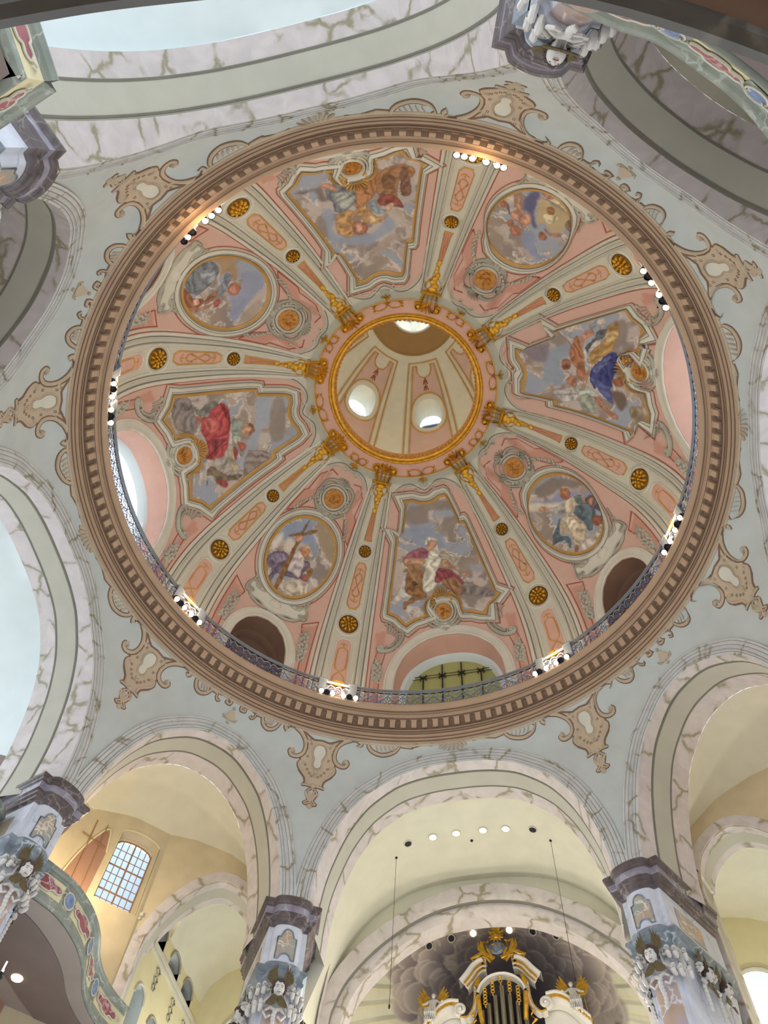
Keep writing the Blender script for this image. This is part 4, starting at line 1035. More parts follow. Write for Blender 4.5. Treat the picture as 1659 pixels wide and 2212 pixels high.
    h = np.array(both(tab[:8] if kind == 'W' else tab[:8])); mb = MB(); stroke(mb, DOME, h+np.array([thc, 0]), .06, .05, sub=3); mb.build('field_moulding', 'stucco', F_)
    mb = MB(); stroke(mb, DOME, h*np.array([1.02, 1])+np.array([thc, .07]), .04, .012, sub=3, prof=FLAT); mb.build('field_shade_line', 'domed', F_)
    L = local(DOME, thc, 12.1); mb = MB()
    for m in (1, -1):
        rr = float(DOME.rz(12.1)[0]); x1 = rr*R_(12 if kind == 'W' else 9)
        volute(mb, DOME, L, [(m*x1*1.25, -.9), (m*x1*1.2, -.3), (m*x1*.9, .05), (m*x1*.45, .12)], .07, .07, .10, m)
    mb.build('scroll_line', 'stucco', F_)
    if kind == 'W':
        for m in (1, -1):
            q = np.array([(thc+m*16.2, 0), (thc+m*16.2, 3.2), (thc+m*15.2, 4.3)]); mb = MB(); stroke(mb, DOME, q, .04, .02, sub=0, prof=FLAT); stroke(mb, DOME, q+np.array([m*2.0, 0]), .035, .02, sub=0, prof=FLAT); mb.build('panel_line', 'redline', F_)
    else:
        for m in (1, -1):
            q = np.array([(m*10.4, 0), (m*10.2, 3.1), (m*8.2, 4.7), (m*12.0, 5.1), (m*12.0, 2.5), (m*11.9, 0)])+np.array([thc, 0]); mb = MB(); stroke(mb, DOME, q, .05, .02, sub=0, prof=FLAT, step=.3)
            q = np.array([(m*7.5, 10.3), (m*9.6, 9.5), (m*12.7, 9.0), (m*12.8, 10.2), (m*11.6, 10.4), (m*12.1, 11.3), (m*9, 11.8), (m*5, 11.75)])+np.array([thc, 0]); stroke(mb, DOME, q, .05, .02, sub=0, prof=FLAT, step=.3); mb.build('panel_line', 'redline', F_)
# ---------------------------------------------------------------- painted cartouches and border on the wall below the cornice
SIDE = {5: ('ox', 'cross'), 4: ('ox', 'point'), 3: ('angel', 'point'), 2: ('angel', 'putti'), 1: ('lion', 'putti'), 0: ('lion', 'grey'), 7: ('red', 'grey'), 6: ('red', 'cross')}
def line2(T, L, pts, w_, h, name='scroll', closed=False, sub=4, taper=None):
    mb = MB(); stroke(mb, PEND, L(pts), w_+.07, .015, closed=closed, sub=sub, taper=taper, prof=FLAT); mb.build(name+'_outline', 'tanb', T)
    mb = MB(); stroke(mb, PEND, L(pts), w_, h, closed=closed, sub=sub, taper=taper); mb.build(name, 'tanl', T)
for k, (a, b) in SIDE.items():
    th = {5: -90+26.3, 4: -90-26.3, 3: 180+26.0, 2: 180-26.0, 1: 90+26.0, 0: 90-26.0, 7: 26.0, 6: -26.0}[k]
    T = empty('painted_cartouche', PEND.at(th, 1.5), 'tan rococo cartouche below the dome rib between the %s and %s paintings' % (SHORT[a], SHORT[b]), 'cartouche', 'rococo cartouches under the cornice')
    L = local(PEND, th, 0)
    half = [(.82, .06), (.65, .21), (.51, .42), (.48, .67), (.53, .89), (.66, 1.06), (.65, 1.23), (.70, 1.4), (.59, 1.62), (.38, 1.84), (.33, 2.01), (.36, 2.14)]
    bd = half+[(0, 2.14)]+mirx(half)[::-1]+[(-.3, .3), (0, .26), (.3, .3)]
    mb = MB(); c = L([(0, 1.1)])[0]; plate(mb, PEND, L(dens(bd, .15, True)), c, .018, 5); mb.build('ground', 'tanl', T)
    mb = MB(); stroke(mb, PEND, L(bd), .07, .02, closed=True, sub=0, prof=FLAT); mb.build('ground_outline', 'tanb', T)
    CLp = [(1.38, .24), (1.46, .14), (1.38, .05), (1.2, .0), (1.02, .05), (.8, .18), (.62, .4), (.56, .66), (.62, .90), (.80, 1.05), (1.0, 1.06), (1.09, .93), (1.03, .84)]
    for m in (1, -1):
        mp = lambda P: [(m*x, y) for x, y in P]
        line2(T, L, mp(CLp), .13, .05, 'c_scroll')
        mb = MB(); bump(mb, PEND, L, m*1.03, .88, .09, .08, .09)
        for j in range(3): leaf(mb, PEND, L, m*1.05, .92-.0*j, (PI/2-m*(PI/2))-m*(2.0+.6*j), .16, .06, .07)
        mb.build('acanthus_curl', 'tanl', T)
        line2(T, L, mp([(.50, 1.24), (.58, 1.17), (.66, 1.3), (.60, 1.48), (.42, 1.68), (.28, 1.86), (.25, 2.08)]), .11, .05, 's_scroll')
        mb = MB(); bump(mb, PEND, L, m*.50, 1.24, .07, .06, .07); mb.build('scroll_eye', 'tanl', T)
        mb = MB()
        for x, y in ((.40, .95), (.42, 1.3), (.32, 1.48), (.22, 1.62), (.12, 1.72), (.36, .45), (.42, .3)):
            for q in (-.025, .025): stroke(mb, PEND, L([(m*x+q, y-.05), (m*x+q+.01, y+.05)]), .022, .03, sub=0, prof=FLAT)
        mb.build('hatching', 'tanb', T)
    pear = [(0, .40), (.15, .43), (.26, .6), (.25, .81), (.15, 1.0), (.17, 1.24), (.1, 1.38), (0, 1.41), (-.1, 1.38), (-.17, 1.24), (-.15, 1.0), (-.25, .81), (-.26, .6), (-.15, .43)]
    line2(T, L, pear, .08, .06, 'oval_rim', closed=True)
    mb = MB(); plate(mb, PEND, L(smooth2([(x*.8, .9+(y-.9)*.88) for x, y in pear], 3, True)), L([(0, .85)])[0], .045, 3, edge=1); mb.build('oval_boss', 'stucco', T)
    line2(T, L, [(-.42, 2.17), (-.2, 2.14), (0, 2.16), (.2, 2.14), (.42, 2.17)], .07, .06, 'bar')
    for y, r in ((2.13, .11), (3.03, .10), (1.56, .08), (1.70, .05)): mb = MB(); bump(mb, PEND, L, 0, y, r, r, .09, 0, 10); mb.build('boss', 'tanl', T)
    line2(T, L, [(-.06, 2.25), (-.18, 2.42), (-.13, 2.62), (-.08, 2.78), (-.2, 2.9), (-.13, 2.95), (0, 2.86), (.13, 2.95), (.2, 2.9), (.08, 2.78), (.13, 2.62), (.18, 2.42), (.06, 2.25)], .06, .04, 'tassel', sub=3)
    mb = MB()
    for q in (-.5, -.2, .2, .5): leaf(mb, PEND, L, 0, 2.84, -PI/2+q, .5, .11, .06)
    mb.build('tassel_leaf', 'tanl', T)
for thc in list(WIDE)+list(NARROW):
    wide = thc in WIDE; nm = WIDE.get(thc) or NARROW.get(thc); L = lambda p: np.c_[thc+np.asarray(p, float)[:, 0], np.asarray(p, float)[:, 1]]
    LL = local(PEND, thc, 0)
    T = empty('painted_border', PEND.at(thc, .1), 'tan scrolled border with shell swags under the cornice below the %s painting' % SHORT[nm], 'ornament', 'scrolled borders under the cornice')
    mb = MB(); hw = 25.8 if wide else 19.2; stroke(mb, PEND, L([(x, .045) for x in np.linspace(-hw, hw, 60)]), .14, .03, sub=0, step=0); mb.build('border_band', 'tanl', T)
    for m in (1, -1):
        q = lambda P: [(m*x, y) for x, y in P]
        if wide: U = [(10.7, .02), (10.9, .16), (11.9, .33), (14, .45), (16.0, .36), (17.0, .16), (16.6, .04)]; cx = 13.9
        else: U = [(9.5, .03), (9.3, .2), (8.6, .38), (7.5, .45), (6.4, .34), (5.9, .14), (6.2, .03)]; cx = 7.6
        line2(T, L, q(U), .11, .045, 'swag')
        mb = MB(); La = local(PEND, thc+m*cx, .12)
        for j in range(5 if wide else 3): leaf(mb, PEND, La, (j-2)*.16 if wide else (j-1)*.12, 0, PI/2+m*.5, .22, .09, .06)
        mb.build('swag_leaf', 'tanl', T)
        if wide: line2(T, L, q([(4.0, .06), (6, .03), (8.3, .12), (8.7, .14), (10.4, .10)]), .07, .035, 'border_scroll', sub=3)
        else:
            line2(T, L, q([(5.7, .13), (4.5, .14), (4.3, .26), (3.8, .34), (3.4, .28)]), .06, .035, 'border_curl', sub=3)
            line2(T, L, q([(4.1, .08), (3.1, .03), (2.0, .05), (1.2, .13), (1.3, .24), (2.0, .23), (2.0, .16)]), .08, .04, 'border_scroll', sub=3)
    mb = MB()
    if wide:
        for j in range(7): leaf(mb, PEND, LL, (j-3)*.09, .04, PI/2+(3-j)*.32, .30, .12, .08)
        mb.build('centre_acanthus', 'tanl', T)
    else:
        bump(mb, PEND, LL, 0, .30, .06, .06, .08); bump(mb, PEND, LL, 0, .86, .07, .06, .08)
        plate(mb, PEND, LL([(-.04, .38), (-.12, .5), (-.22, .68), (-.10, .76), (.10, .76), (.22, .68), (.12, .5), (.04, .38)]), LL([(0, .6)])[0], .04, 2, edge=1)
        for m in (1, -1): stroke(mb, PEND, LL([(m*.1, .74), (m*.24, .74), (m*.29, .64)]), .06, .05)
        mb.build('bell_drop', 'tanl', T)

# ---------------------------------------------------------------- balustrade on the cornice and its spotlights
RR = 9.97
rail = empty('balustrade', (0, 0, 26.35), 'circular wrought iron balustrade with blue scrollwork standing on the cornice', 'railing')
ringp = lambda r, z, n=240: [(r*math.cos(t), r*math.sin(t), z) for t in np.linspace(0, 2*PI, n, endpoint=False)]
def ringtube(r, z, w_, h, mat, name, par):
    MB().lathe([(r-w_/2, z), (r-w_*.4, z+h), (r+w_*.4, z+h), (r+w_/2, z), (r-w_/2, z)], (0, 0, 0), n=240).build(name, mat, par)
ringtube(RR, 27.28, .11, .06, 'greyiron', 'handrail', rail); ringtube(RR, 27.12, .03, .03, 'iron', 'upper_bar', rail); ringtube(RR, 26.42, .04, .04, 'iron', 'lower_bar', rail)
pin = rail.matrix_basis.inverted(); NP_ = 104; pm = [None]*3
def inring(pts): return [(RR*math.cos(x/RR), RR*math.sin(x/RR), 26.35+z) for x, z in pts]
for i in range(NP_):
    a = 2*PI*(i+.5)/NP_
    if i == 0:
        mb = MB(); W_ = PI*RR/NP_
        for m in (1, -1):
            f = lambda P: inring([(m*x, z) for x, z in smooth2(P, 3)])
            mb.tube(f([(.0, .12), (.10, .2), (.24, .16), (.26, .32), (.14, .38), (.10, .30), (.16, .27)]), .016, 4)
            mb.tube(f([(.0, .52), (.12, .60), (.22, .52), (.18, .44), (.11, .48)]), .014, 4)
            mb.tube(f([(.02, .15), (.06, .35), (.20, .45), (.28, .62), (.20, .74), (.12, .68)]), .015, 4)
        o = mb.build('scroll_panel', 'blue', rail); pm[0] = o.data
        mb = MB()
        for m in (1, -1): mb.tube(inring([(m*x, z) for x, z in smooth2([(0, .62), (.08, .72), (.2, .76), (.29, .60), (.29, .42)], 3)]), .02, 4)
        o2 = mb.build('grey_garland', 'greyiron', rail); pm[1] = o2.data
        mb = MB(); mb.ball(inring([(0, .34)])[0], .04, n=6, m=4); mb.ball(inring([(.28, .18)])[0], .035, n=6, m=4); o3 = mb.build('gilt_boss', 'goldp', rail); pm[2] = o3.data
        for q in (o, o2, o3): q.rotation_euler.z = a
        for q in (o, o2, o3):
            q.parent = rail; q.matrix_parent_inverse = pin
    else:
        for me_, nm_ in zip(pm, ('scroll_panel', 'grey_garland', 'gilt_boss')):
            q = bpy.data.objects.new(nm_, me_); COL.objects.link(q); q.parent = rail; q.matrix_parent_inverse = pin; q.rotation_euler.z = a
for k, (th, a, b) in RIBS.items():
    for d in (-3.6, 3.6):
        t = R_(th+d); mb = MB(); mb.box((RR*math.cos(t), RR*math.sin(t), 26.83), (.16, .30, .98), B0(t)); mb.box((RR*math.cos(t), RR*math.sin(t), 27.33), (.2, .36, .07), B0(t)); mb.build('pedestal_post', 'greyiron', rail, smooth=False)
    # gilded shell on the walkway in front of the rib
    t = R_(th); mb = MB()
    for j in range(9):
        q = (j-4)*.3; c = np.array([10.0*math.cos(t), 10.0*math.sin(t), 27.25]); e_ = np.array([-math.sin(t), math.cos(t), 0])
        mb.tube([c+e_*.05*q, c+e_*.28*math.sin(q)+np.array((0, 0, .22*math.cos(q)+.04))], [.03, .06], 5)
    mb.build('gilded_shell', 'gold', rail)
LAMPS = {5: ([-60.93, -62.24, -63.57, -66.11, -67.47, -68.93], '101101'), 4: ([-110.77, -111.87, -113.51, -116.02, -117.19, -118.79], '101101'),
         7: ([28.3, 27.2, 25.6, 22.9, 21.6, 20.2], '101101'), 6: ([-21.6, -22.9, -24.2, -26.3, -27.6, -28.9], '101101'), 1: ([111.4, 112.7, 114.1, 116.5, 118.4, 119.6], '111111'),
         0: ([59.7, 60.7, 62.0, 65.06, 66.55, 68.14], '010111'), 3: ([-150.5, -151.9, -153.2, -155.8, -157.1, -158.6], '101101'), 2: ([150.4, 151.7, 153.0, 155.6, 156.9, 158.3], '101101')}
WHO = {5: 'ox and cross', 4: 'ox and outstretched arm', 3: 'blue robe and outstretched arm', 2: 'blue robe and naked children', 1: 'lion and naked children', 0: 'lion and grey drapery', 7: 'red robe and grey drapery', 6: 'red robe and cross'}
ORD = ['first', 'second', 'third', 'fourth', 'fifth', 'sixth']
for k, (angs, on) in LAMPS.items():
    toward = (SHORT[RIBS[k][2]] if True else '')
    for j, (a, lit) in enumerate(zip(angs, on)):
        t = R_(a); d_ = np.array([-math.cos(t), -math.sin(t), 0]); c = np.array([9.80*math.cos(t), 9.80*math.sin(t), 26.44])
        # aimed downwards into the nave
        ax = unit(d_*.55+np.array((0, 0, -.85))); e_ = np.array([-math.sin(t), math.cos(t), 0]); n_ = np.cross(ax, e_); Bm = np.array([e_, n_, ax])
        lo, hi = (RIBS[k][2], RIBS[k][1]) if abs(((angs[0]-RIBS[k][0]+180) % 360-180)-((angs[0]-RIBS[k][0]))) < 1e9 else (None, None)
        first = None
        # the end of the row that lies nearer the oval painting
        oval = [q for q, v in NARROW.items() if v == RIBS[k][2]][0]
        order = sorted(range(6), key=lambda q: abs((angs[q]-oval+180) % 360-180)); n_in = order.index(j)
        T = empty('spotlight', c, '%s spotlight, %s from the %s side, between the %s paintings' % ('lit' if lit == '1' else 'unlit', ORD[n_in], SHORT[RIBS[k][2]], WHO[k]), 'spotlight', 'spotlights on the dome balustrade')
        mb = MB(); mb.lathe([(0, -.17), (.07, -.17), (.10, -.12), (.10, .12), (.115, .12), (.115, .17), (.095, .17), (.09, .11), (0, .10)], c, Bm, 16); hs_ = mb.build('housing', 'iron', T)
        mb = MB(); mb.lathe([(0, .15), (.05, .148), (.092, .13)] if lit == '1' else [(0, .12), (.09, .115)], c, Bm, 16); mb.build('lens', 'bulb' if lit == '1' else 'dark', hs_)
        mb = MB(); mb.tube([c-d_*.0+np.array((0, 0, .05)), c-d_*.10+np.array((0, 0, .16)), c-d_*.17+np.array((0, 0, .22))], .022, 5); mb.build('bracket', 'iron', T)
    t = R_(RIBS[k][0])
    if k in (0, 1): lamp('spotlight_spill', 'POINT', (9.45*math.cos(t), 9.45*math.sin(t), 25.85), 45, (1.0, .62, .28), .2)
    lamp('rib_lamp_light', 'POINT', (9.75*math.cos(t), 9.75*math.sin(t), 26.9), 260 if k in (0, 1) else 150, (1.0, .80, .56), .3)
# ---------------------------------------------------------------- the eight great piers
def outline(o):
    hw = .58+o; yc = 11.80-o; bw = .42+o*.6
    P = [(-(hw+.30), 14.5), (-hw, yc), (-(bw+.02), yc)]
    for x in np.linspace(-bw, bw, 15): P.append((x, yc-.03-.22*math.sqrt(max(0, 1-(x/bw)**2))))
    P += [(bw+.02, yc), (hw, yc), (hw+.30, 14.5)]; return np.array(P)
def pier_frame(k):
    t = R_(pier_angle(k)); d = np.array([math.cos(t), math.sin(t), 0]); e = np.array([-d[1], d[0], 0]); K = np.array((0, 0, 1.0))
    return lambda P: np.outer(np.asarray(P, float)[:, 0], e)+np.outer(np.asarray(P, float)[:, 1], d)+np.outer(np.asarray(P, float)[:, 2], K), np.array([e, -d, K])
def zo(rows, F): return np.array([F(np.c_[outline(o), np.full(len(outline(o)), z)]) for z, o in rows])
def spiral3(c, u, v, r0, turns, a0, d, n=14):
    t = np.linspace(0, 1, n); a = a0+d*turns*2*PI*t; r = r0*(1-.82*t); return [np.array(c)+u*(r_*math.cos(q))+v*(r_*math.sin(q)) for r_, q in zip(r, a)]
def cherub(name, pos, out, label, group, sc=1.0):
    """carved winged cherub head, facing outwards from the pier"""
    out = unit(out); K = np.array((0, 0, 1.0)); side = unit(np.cross(K, out)); B = np.array([side, out, K])
    fwd = unit(out+np.array((0, 0, -.45))); up = unit(np.cross(side, fwd))*-1
    if up[2] < 0: up = -up
    H = np.array([side, fwd, up]); T = empty(name, pos, label, 'sculpture', group); c = np.array(pos)
    P = lambda x, y, z: c+H.T@(np.array((x, y, z))*sc)
    mb = MB()
    def face(D):
        D = D.copy(); z = D[..., 2]; y = D[..., 1]; x = D[..., 0]; D[..., 0] *= np.where(z < 0, 1-.22*z*z, 1)
        D[..., 1] += np.where(y > 0, .10*np.exp(-((z+.02)/.25)**2-(x/.16)**2), 0)+np.where(y > 0, .07*np.exp(-((z+.72)/.14)**2-(x/.25)**2), 0)-np.where(y > 0, .10*np.exp(-((z-.12)/.12)**2-((np.abs(x)-.36)/.18)**2), 0)+np.where(y > 0, .07*np.exp(-((z+.35)/.2)**2-((np.abs(x)-.45)/.2)**2), 0)
        return D
    mb.ball(P(0, 0, 0), np.array((.155, .165, .20))*sc, H, 20, 16, face); mb.ball(P(0, .17, -.02), np.array((.022, .035, .035))*sc, H, 8, 6)
    for m in (1, -1): mb.ball(P(m*.155, -.01, -.01), np.array((.02, .03, .045))*sc, H, 6, 5)
    mb.tube([P(0, -.02, -.15), P(0, -.06, -.32)], .09*sc, 8); fc_ = mb.build('face', 'skin', T)
    mb = MB()
    for m in (1, -1):
        mb.ball(P(m*.06, .142, .02), np.array((.022, .012, .010))*sc, H, 6, 4); mb.tube([P(m*.03, .155, .06), P(m*.06, .155, .07), P(m*.10, .138, .055)], .006*sc, 4)
    mb.build('eye', 'hair', fc_)
    mb = MB(); mb.tube([P(-.045, .160, -.095), P(0, .178, -.105), P(.045, .160, -.095)], .011*sc, 5); mb.build('mouth', 'redm', fc_)
    mb = MB(); rs = np.random.RandomState(5)
    for j in range(34):
        a = rs.rand()*2*PI; h = rs.rand(); z = .02+.19*h; r = .17*math.sqrt(max(.05, 1-(z/.22)**2)); x, y = r*math.cos(a), r*math.sin(a)-.01
        if y > .06 and z < .13: continue
        mb.ball(P(x, y, z), np.array((.055, .05, .05))*sc, H, 6, 4)
    for m in (1, -1):
        for z in (.08, 0, -.08): mb.ball(P(m*.16, -.02, z), np.array((.04, .06, .05))*sc, H, 6, 4)
    mb.ball(P(0, -.05, .04), np.array((.17, .14, .19))*sc, H, 10, 8); mb.build('hair', 'hair', T)
    for m in (1, -1):
        mb = MB()
        for j in range(6):
            a = .06+j*.15; l = (.64-.055*j)*sc; b = c+B.T@(np.array((m*.10, -.06, .06))*sc); u = B.T@np.array((m*math.sin(a), .12, math.cos(a)))
            mb.tube([b, b+u*l*.35, b+u*l*.75+side*m*.03*sc, b+u*l], np.array((.022, .036, .034, .008))*sc, 6, .5, up=out)
        mb.build('wing', 'wing', T)
        mb = MB()
        for j in range(5):
            a = 2.5+j*.13; l = (.42-.03*j)*sc; b = c+B.T@(np.array((m*.04, -.02, -.16))*sc); u = B.T@np.array((m*math.sin(a), .10, math.cos(a)))
            mb.tube([b, b+u*l*.4, b+u*l*.8, b+u*l], np.array((.04, .07, .055, .012))*sc, 6, .4, up=out)
        mb.build('lower_wing', 'wing', T)
    return T
PNAME = {5: 'the pier left of the organ', 4: 'the pier right of the organ', 6: 'the pier beside the curved balcony', 0: 'the near pier beside the box-shaped balcony', 1: 'the near pier at the top of the picture', 7: 'the pier between the two near side arches', 2: 'the pier beyond the near curved balcony', 3: 'the pier beyond the white vault'}
for k in range(8):
    F, PB = pier_frame(k); c0 = F([(0, 12.5, 15)])[0]
    T = empty('pier', F([(0, 12, 6.0)])[0], 'violet white marble pier, '+PNAME[k], 'pier', 'marble piers carrying the arches')
    MB().grid(zo([(18.46, .05), (18.42, .26), (18.36, .30), (18.27, .30), (18.24, .26), (18.17, .25), (18.14, .21)], F), flip=True).build('cap_moulding', 'abac', T)
    MB().grid(zo([(18.14, .21), (17.98, .20), (17.92, .20)], F), flip=True).build('cap_fascia', 'abacl', T)
    MB().grid(zo([(17.92, .20), (17.88, .15), (17.82, .14), (17.78, .09), (17.70, .085), (17.66, .02), (17.62, 0)], F), flip=True).build('cap_bed_moulding', 'abac', T)
    P = F(np.c_[outline(.05), np.full(len(outline(0)), 18.46)]); MB().add(P, [tuple(range(len(P)))]).build('cap_top', 'abac', T, smooth=False)
    MB().grid(zo([(17.62, 0), (16.40, 0)], F), flip=True).build('attic_block', 'lilac', T)
    MB().grid(zo([(16.40, .0), (16.36, .14), (16.26, .16), (16.18, .07), (16.08, .06), (16.02, .10), (15.95, .10), (15.90, .03), (15.82, .0)], F), flip=True).build('neck_moulding', 'bluegrey', T)
    MB().grid(zo([(15.82, -.02), (15.3, -.10), (15.0, -.13), (14.2, -.14)], F), flip=True).build('capital_bell', 'lilac', T)
    MB().grid(zo([(14.9, -.11), (4.0, -.11)], F), flip=True).build('shaft', 'lilac', T)
    # bowed coloured marble on the shaft and the inlaid panel of the attic
    def bow(x, o, z, off): bw = .42+o*.6; return (x, 11.80-o-.03-.22*math.sqrt(max(0, 1-(min(abs(x), bw)/bw)**2))-off, z)
    xs = np.linspace(-.30, .30, 13); g = [F([bow(x, -.11, z, .012) for x in xs]) for z in (15.2, 14.5, 12, 8, 4)]
    MB().grid(np.array(g), flip=True).build('shaft_inlay', 'shaft', T)
    top = lambda x: 17.22+(.24*math.sqrt(max(0, 1-(x/.18)**2)) if abs(x) < .18 else 0.0); bot = lambda x: 16.54+(.16*math.sqrt(max(0, 1-(x/.18)**2)) if abs(x) < .18 else 0.0)
    xs = np.concatenate([[-.28, -.181], np.linspace(-.179, .179, 11), [.181, .28]])
    g = [F([bow(x, 0, bot(x)+(top(x)-bot(x))*q, .014) for x in xs]) for q in np.linspace(0, 1, 5)]
    MB().grid(np.array(g), flip=True).build('inlaid_panel', 'inlay', T)
    loop = [bow(x, 0, top(x), .02) for x in xs]+[bow(x, 0, bot(x), .02) for x in xs[::-1]]
    loop += loop[:1]; MB().tube(F(loop), .022, 5).build('panel_frame', 'bluegrey', T)
    for m in (1, -1):   # flank panels
        hw = .58; q = [(m*(hw+.06), 12.35), (m*(hw+.20), 13.6)]; off = .012*m
        P = [(q[0][0]+off, q[0][1], 16.7), (q[1][0]+off, q[1][1], 16.7), (q[1][0]+off, q[1][1], 17.35), (q[0][0]+off, q[0][1], 17.35)]
        MB().add(F(P), [(0, 1, 2, 3) if m < 0 else (3, 2, 1, 0)]).build('flank_panel', 'inlay', T, smooth=False)
    # scrolls of the capital
    if k in (2, 3, 7): continue
    K = np.array((0, 0, 1.0)); e, dn = PB[0], PB[1]
    for m in (1, -1):
        for x0, y0 in ((.40, 11.62), (.54, 11.74), (.66, 11.95)):
            c = F([(m*x0, y0-.02, 15.62)])[0]; side = unit(e*m*(.35 if x0 > .6 else .0)+dn*1.0)
            pts = spiral3(c+side*.06, side, K, .14, 1.1, -PI/2, 1)[::-1]
            low = [c+side*.02-K*.12, c-K*.34+side*.03, c-K*.52+side*.09]; l2 = spiral3(c-K*.50+side*.03, side, K, .11, 1.0, .3, -1)
            mb = MB(); mb.tube(list(pts)+low+list(l2), .062, 7); mb.build('volute', 'skin', T)
        mb = MB(); c = F([(m*.28, 11.52, 15.62)])[0]; sp = spiral3(c, e*m, K, .12, 1.3, PI, -1); st = [F([(m*.40, 11.56, 15.15)])[0], F([(m*.20, 11.48, 15.32)])[0]]
        mb.tube(st+list(sp), .038, 7); mb.tube([F([(m*.22, 11.55, 15.1)])[0], F([(m*.30, 11.53, 14.95)])[0], F([(m*.20, 11.53, 14.82)])[0], F([(m*.10, 11.53, 14.9)])[0]], .035, 6); mb.build('front_scroll', 'skin', T)
        for y0 in (12.45, 13.05, 13.6):
            c = F([(m*(.66+.12*(y0-12)), y0, 15.6)])[0]; side = e*m
            mb = MB(); mb.tube(list(spiral3(c+side*.05, side, K, .10, 1.1, -PI/2, 1)[::-1])+[c-K*.15, c-K*.35+side*.03, c-K*.48+side*.1], .05, 7)
            for j in range(6): mb.ball(c-K*(.55+.11*j)+side*.03, (.06, .06, .07), None, 6, 4)
            mb.build('flank_scroll', 'skin', T)
    mb = MB()
    for j in range(8): mb.ball(F([(.02*math.sin(j), 11.5, 15.0-.10*j)])[0], (.07-.003*j, .06, .075), None, 8, 5)
    for m in (1, -1): mb.tube([F([(0, 11.5, 15.05)])[0], F([(m*.14, 11.5, 15.1)])[0], F([(m*.26, 11.5, 14.98)])[0]], [.05, .06, .02], 6)
    mb.build('husk_drop', 'skin', T)
    cherub('cherub_head', F([(0, 11.33, 15.52)])[0], dn, 'carved cherub head on the front of '+PNAME[k], 'cherub heads on the pier capitals')
    if k in (4, 5, 6):
        for m in (1, -1):
            if (k == 6 and m == 1): continue
            for y0, w_ in ((12.75, 'front'), (13.55, 'rear')):
                sd = 'organ side' if (k == 5 and m < 0) or (k == 4 and m > 0) else 'outer side'
                if sd == 'organ side' and w_ == 'rear': continue
                cherub('cherub_head', F([(m*(.74+.12*(y0-12)), y0, 15.5)])[0], e*m, 'carved cherub head, %s one on the %s of %s' % (w_, sd, PNAME[k]), 'cherub heads on the pier capitals', .95)
# ---------------------------------------------------------------- corner rooms: walls, tall window, side arch, second room with its open gallery
def wall_between(mb, top, zb, n=12):
    """a wall hanging from a top curve down to height zb"""
    top = np.asarray(top, float); mb.grid(np.array([top, np.c_[top[:, :2], np.full(len(top), zb)]])); return mb
WINP = np.array([10.92, -11.71, 0]); WDIR = unit([1, 1, 0]); WOUT = unit([1, -1, 0])
def onwin(u, z, o=0.0): return tuple(WINP+WDIR*u+WOUT*o+np.array((0, 0, z)))
SN = np.array([math.cos(R_(-67.5)), math.sin(R_(-67.5)), 0]); SE = np.array([-SN[1], SN[0], 0])
def onside(ev, z, o=0.0): return tuple(SN*(15+o)+SE*ev+np.array((0, 0, z)))
def topz(P): # height of the back curve of the vault above a point of the plan
    b = np.array(BACK); best = min(range(len(b)-1), key=lambda i: min(np.linalg.norm(b[i, :2]*(1-t)+b[i+1, :2]*t-np.array(P[:2])) for t in np.linspace(0, 1, 9)))
    ts = np.linspace(0, 1, 41); dd = [np.linalg.norm(b[best, :2]*(1-t)+b[best+1, :2]*t-np.array(P[:2])) for t in ts]; t = ts[int(np.argmin(dd))]; return float(b[best, 2]*(1-t)+b[best+1, 2]*t)+.03
SIDE_IN = [(1.75, 13.0), (1.75, 19.6), (1.85, 20.3), (2.1, 20.85), (2.6, 21.3), (3.25, 21.5), (3.9, 21.15), (4.4, 20.6), (4.85, 19.85), (5.15, 19.1), (5.28, 18.3), (5.3, 13.0)]
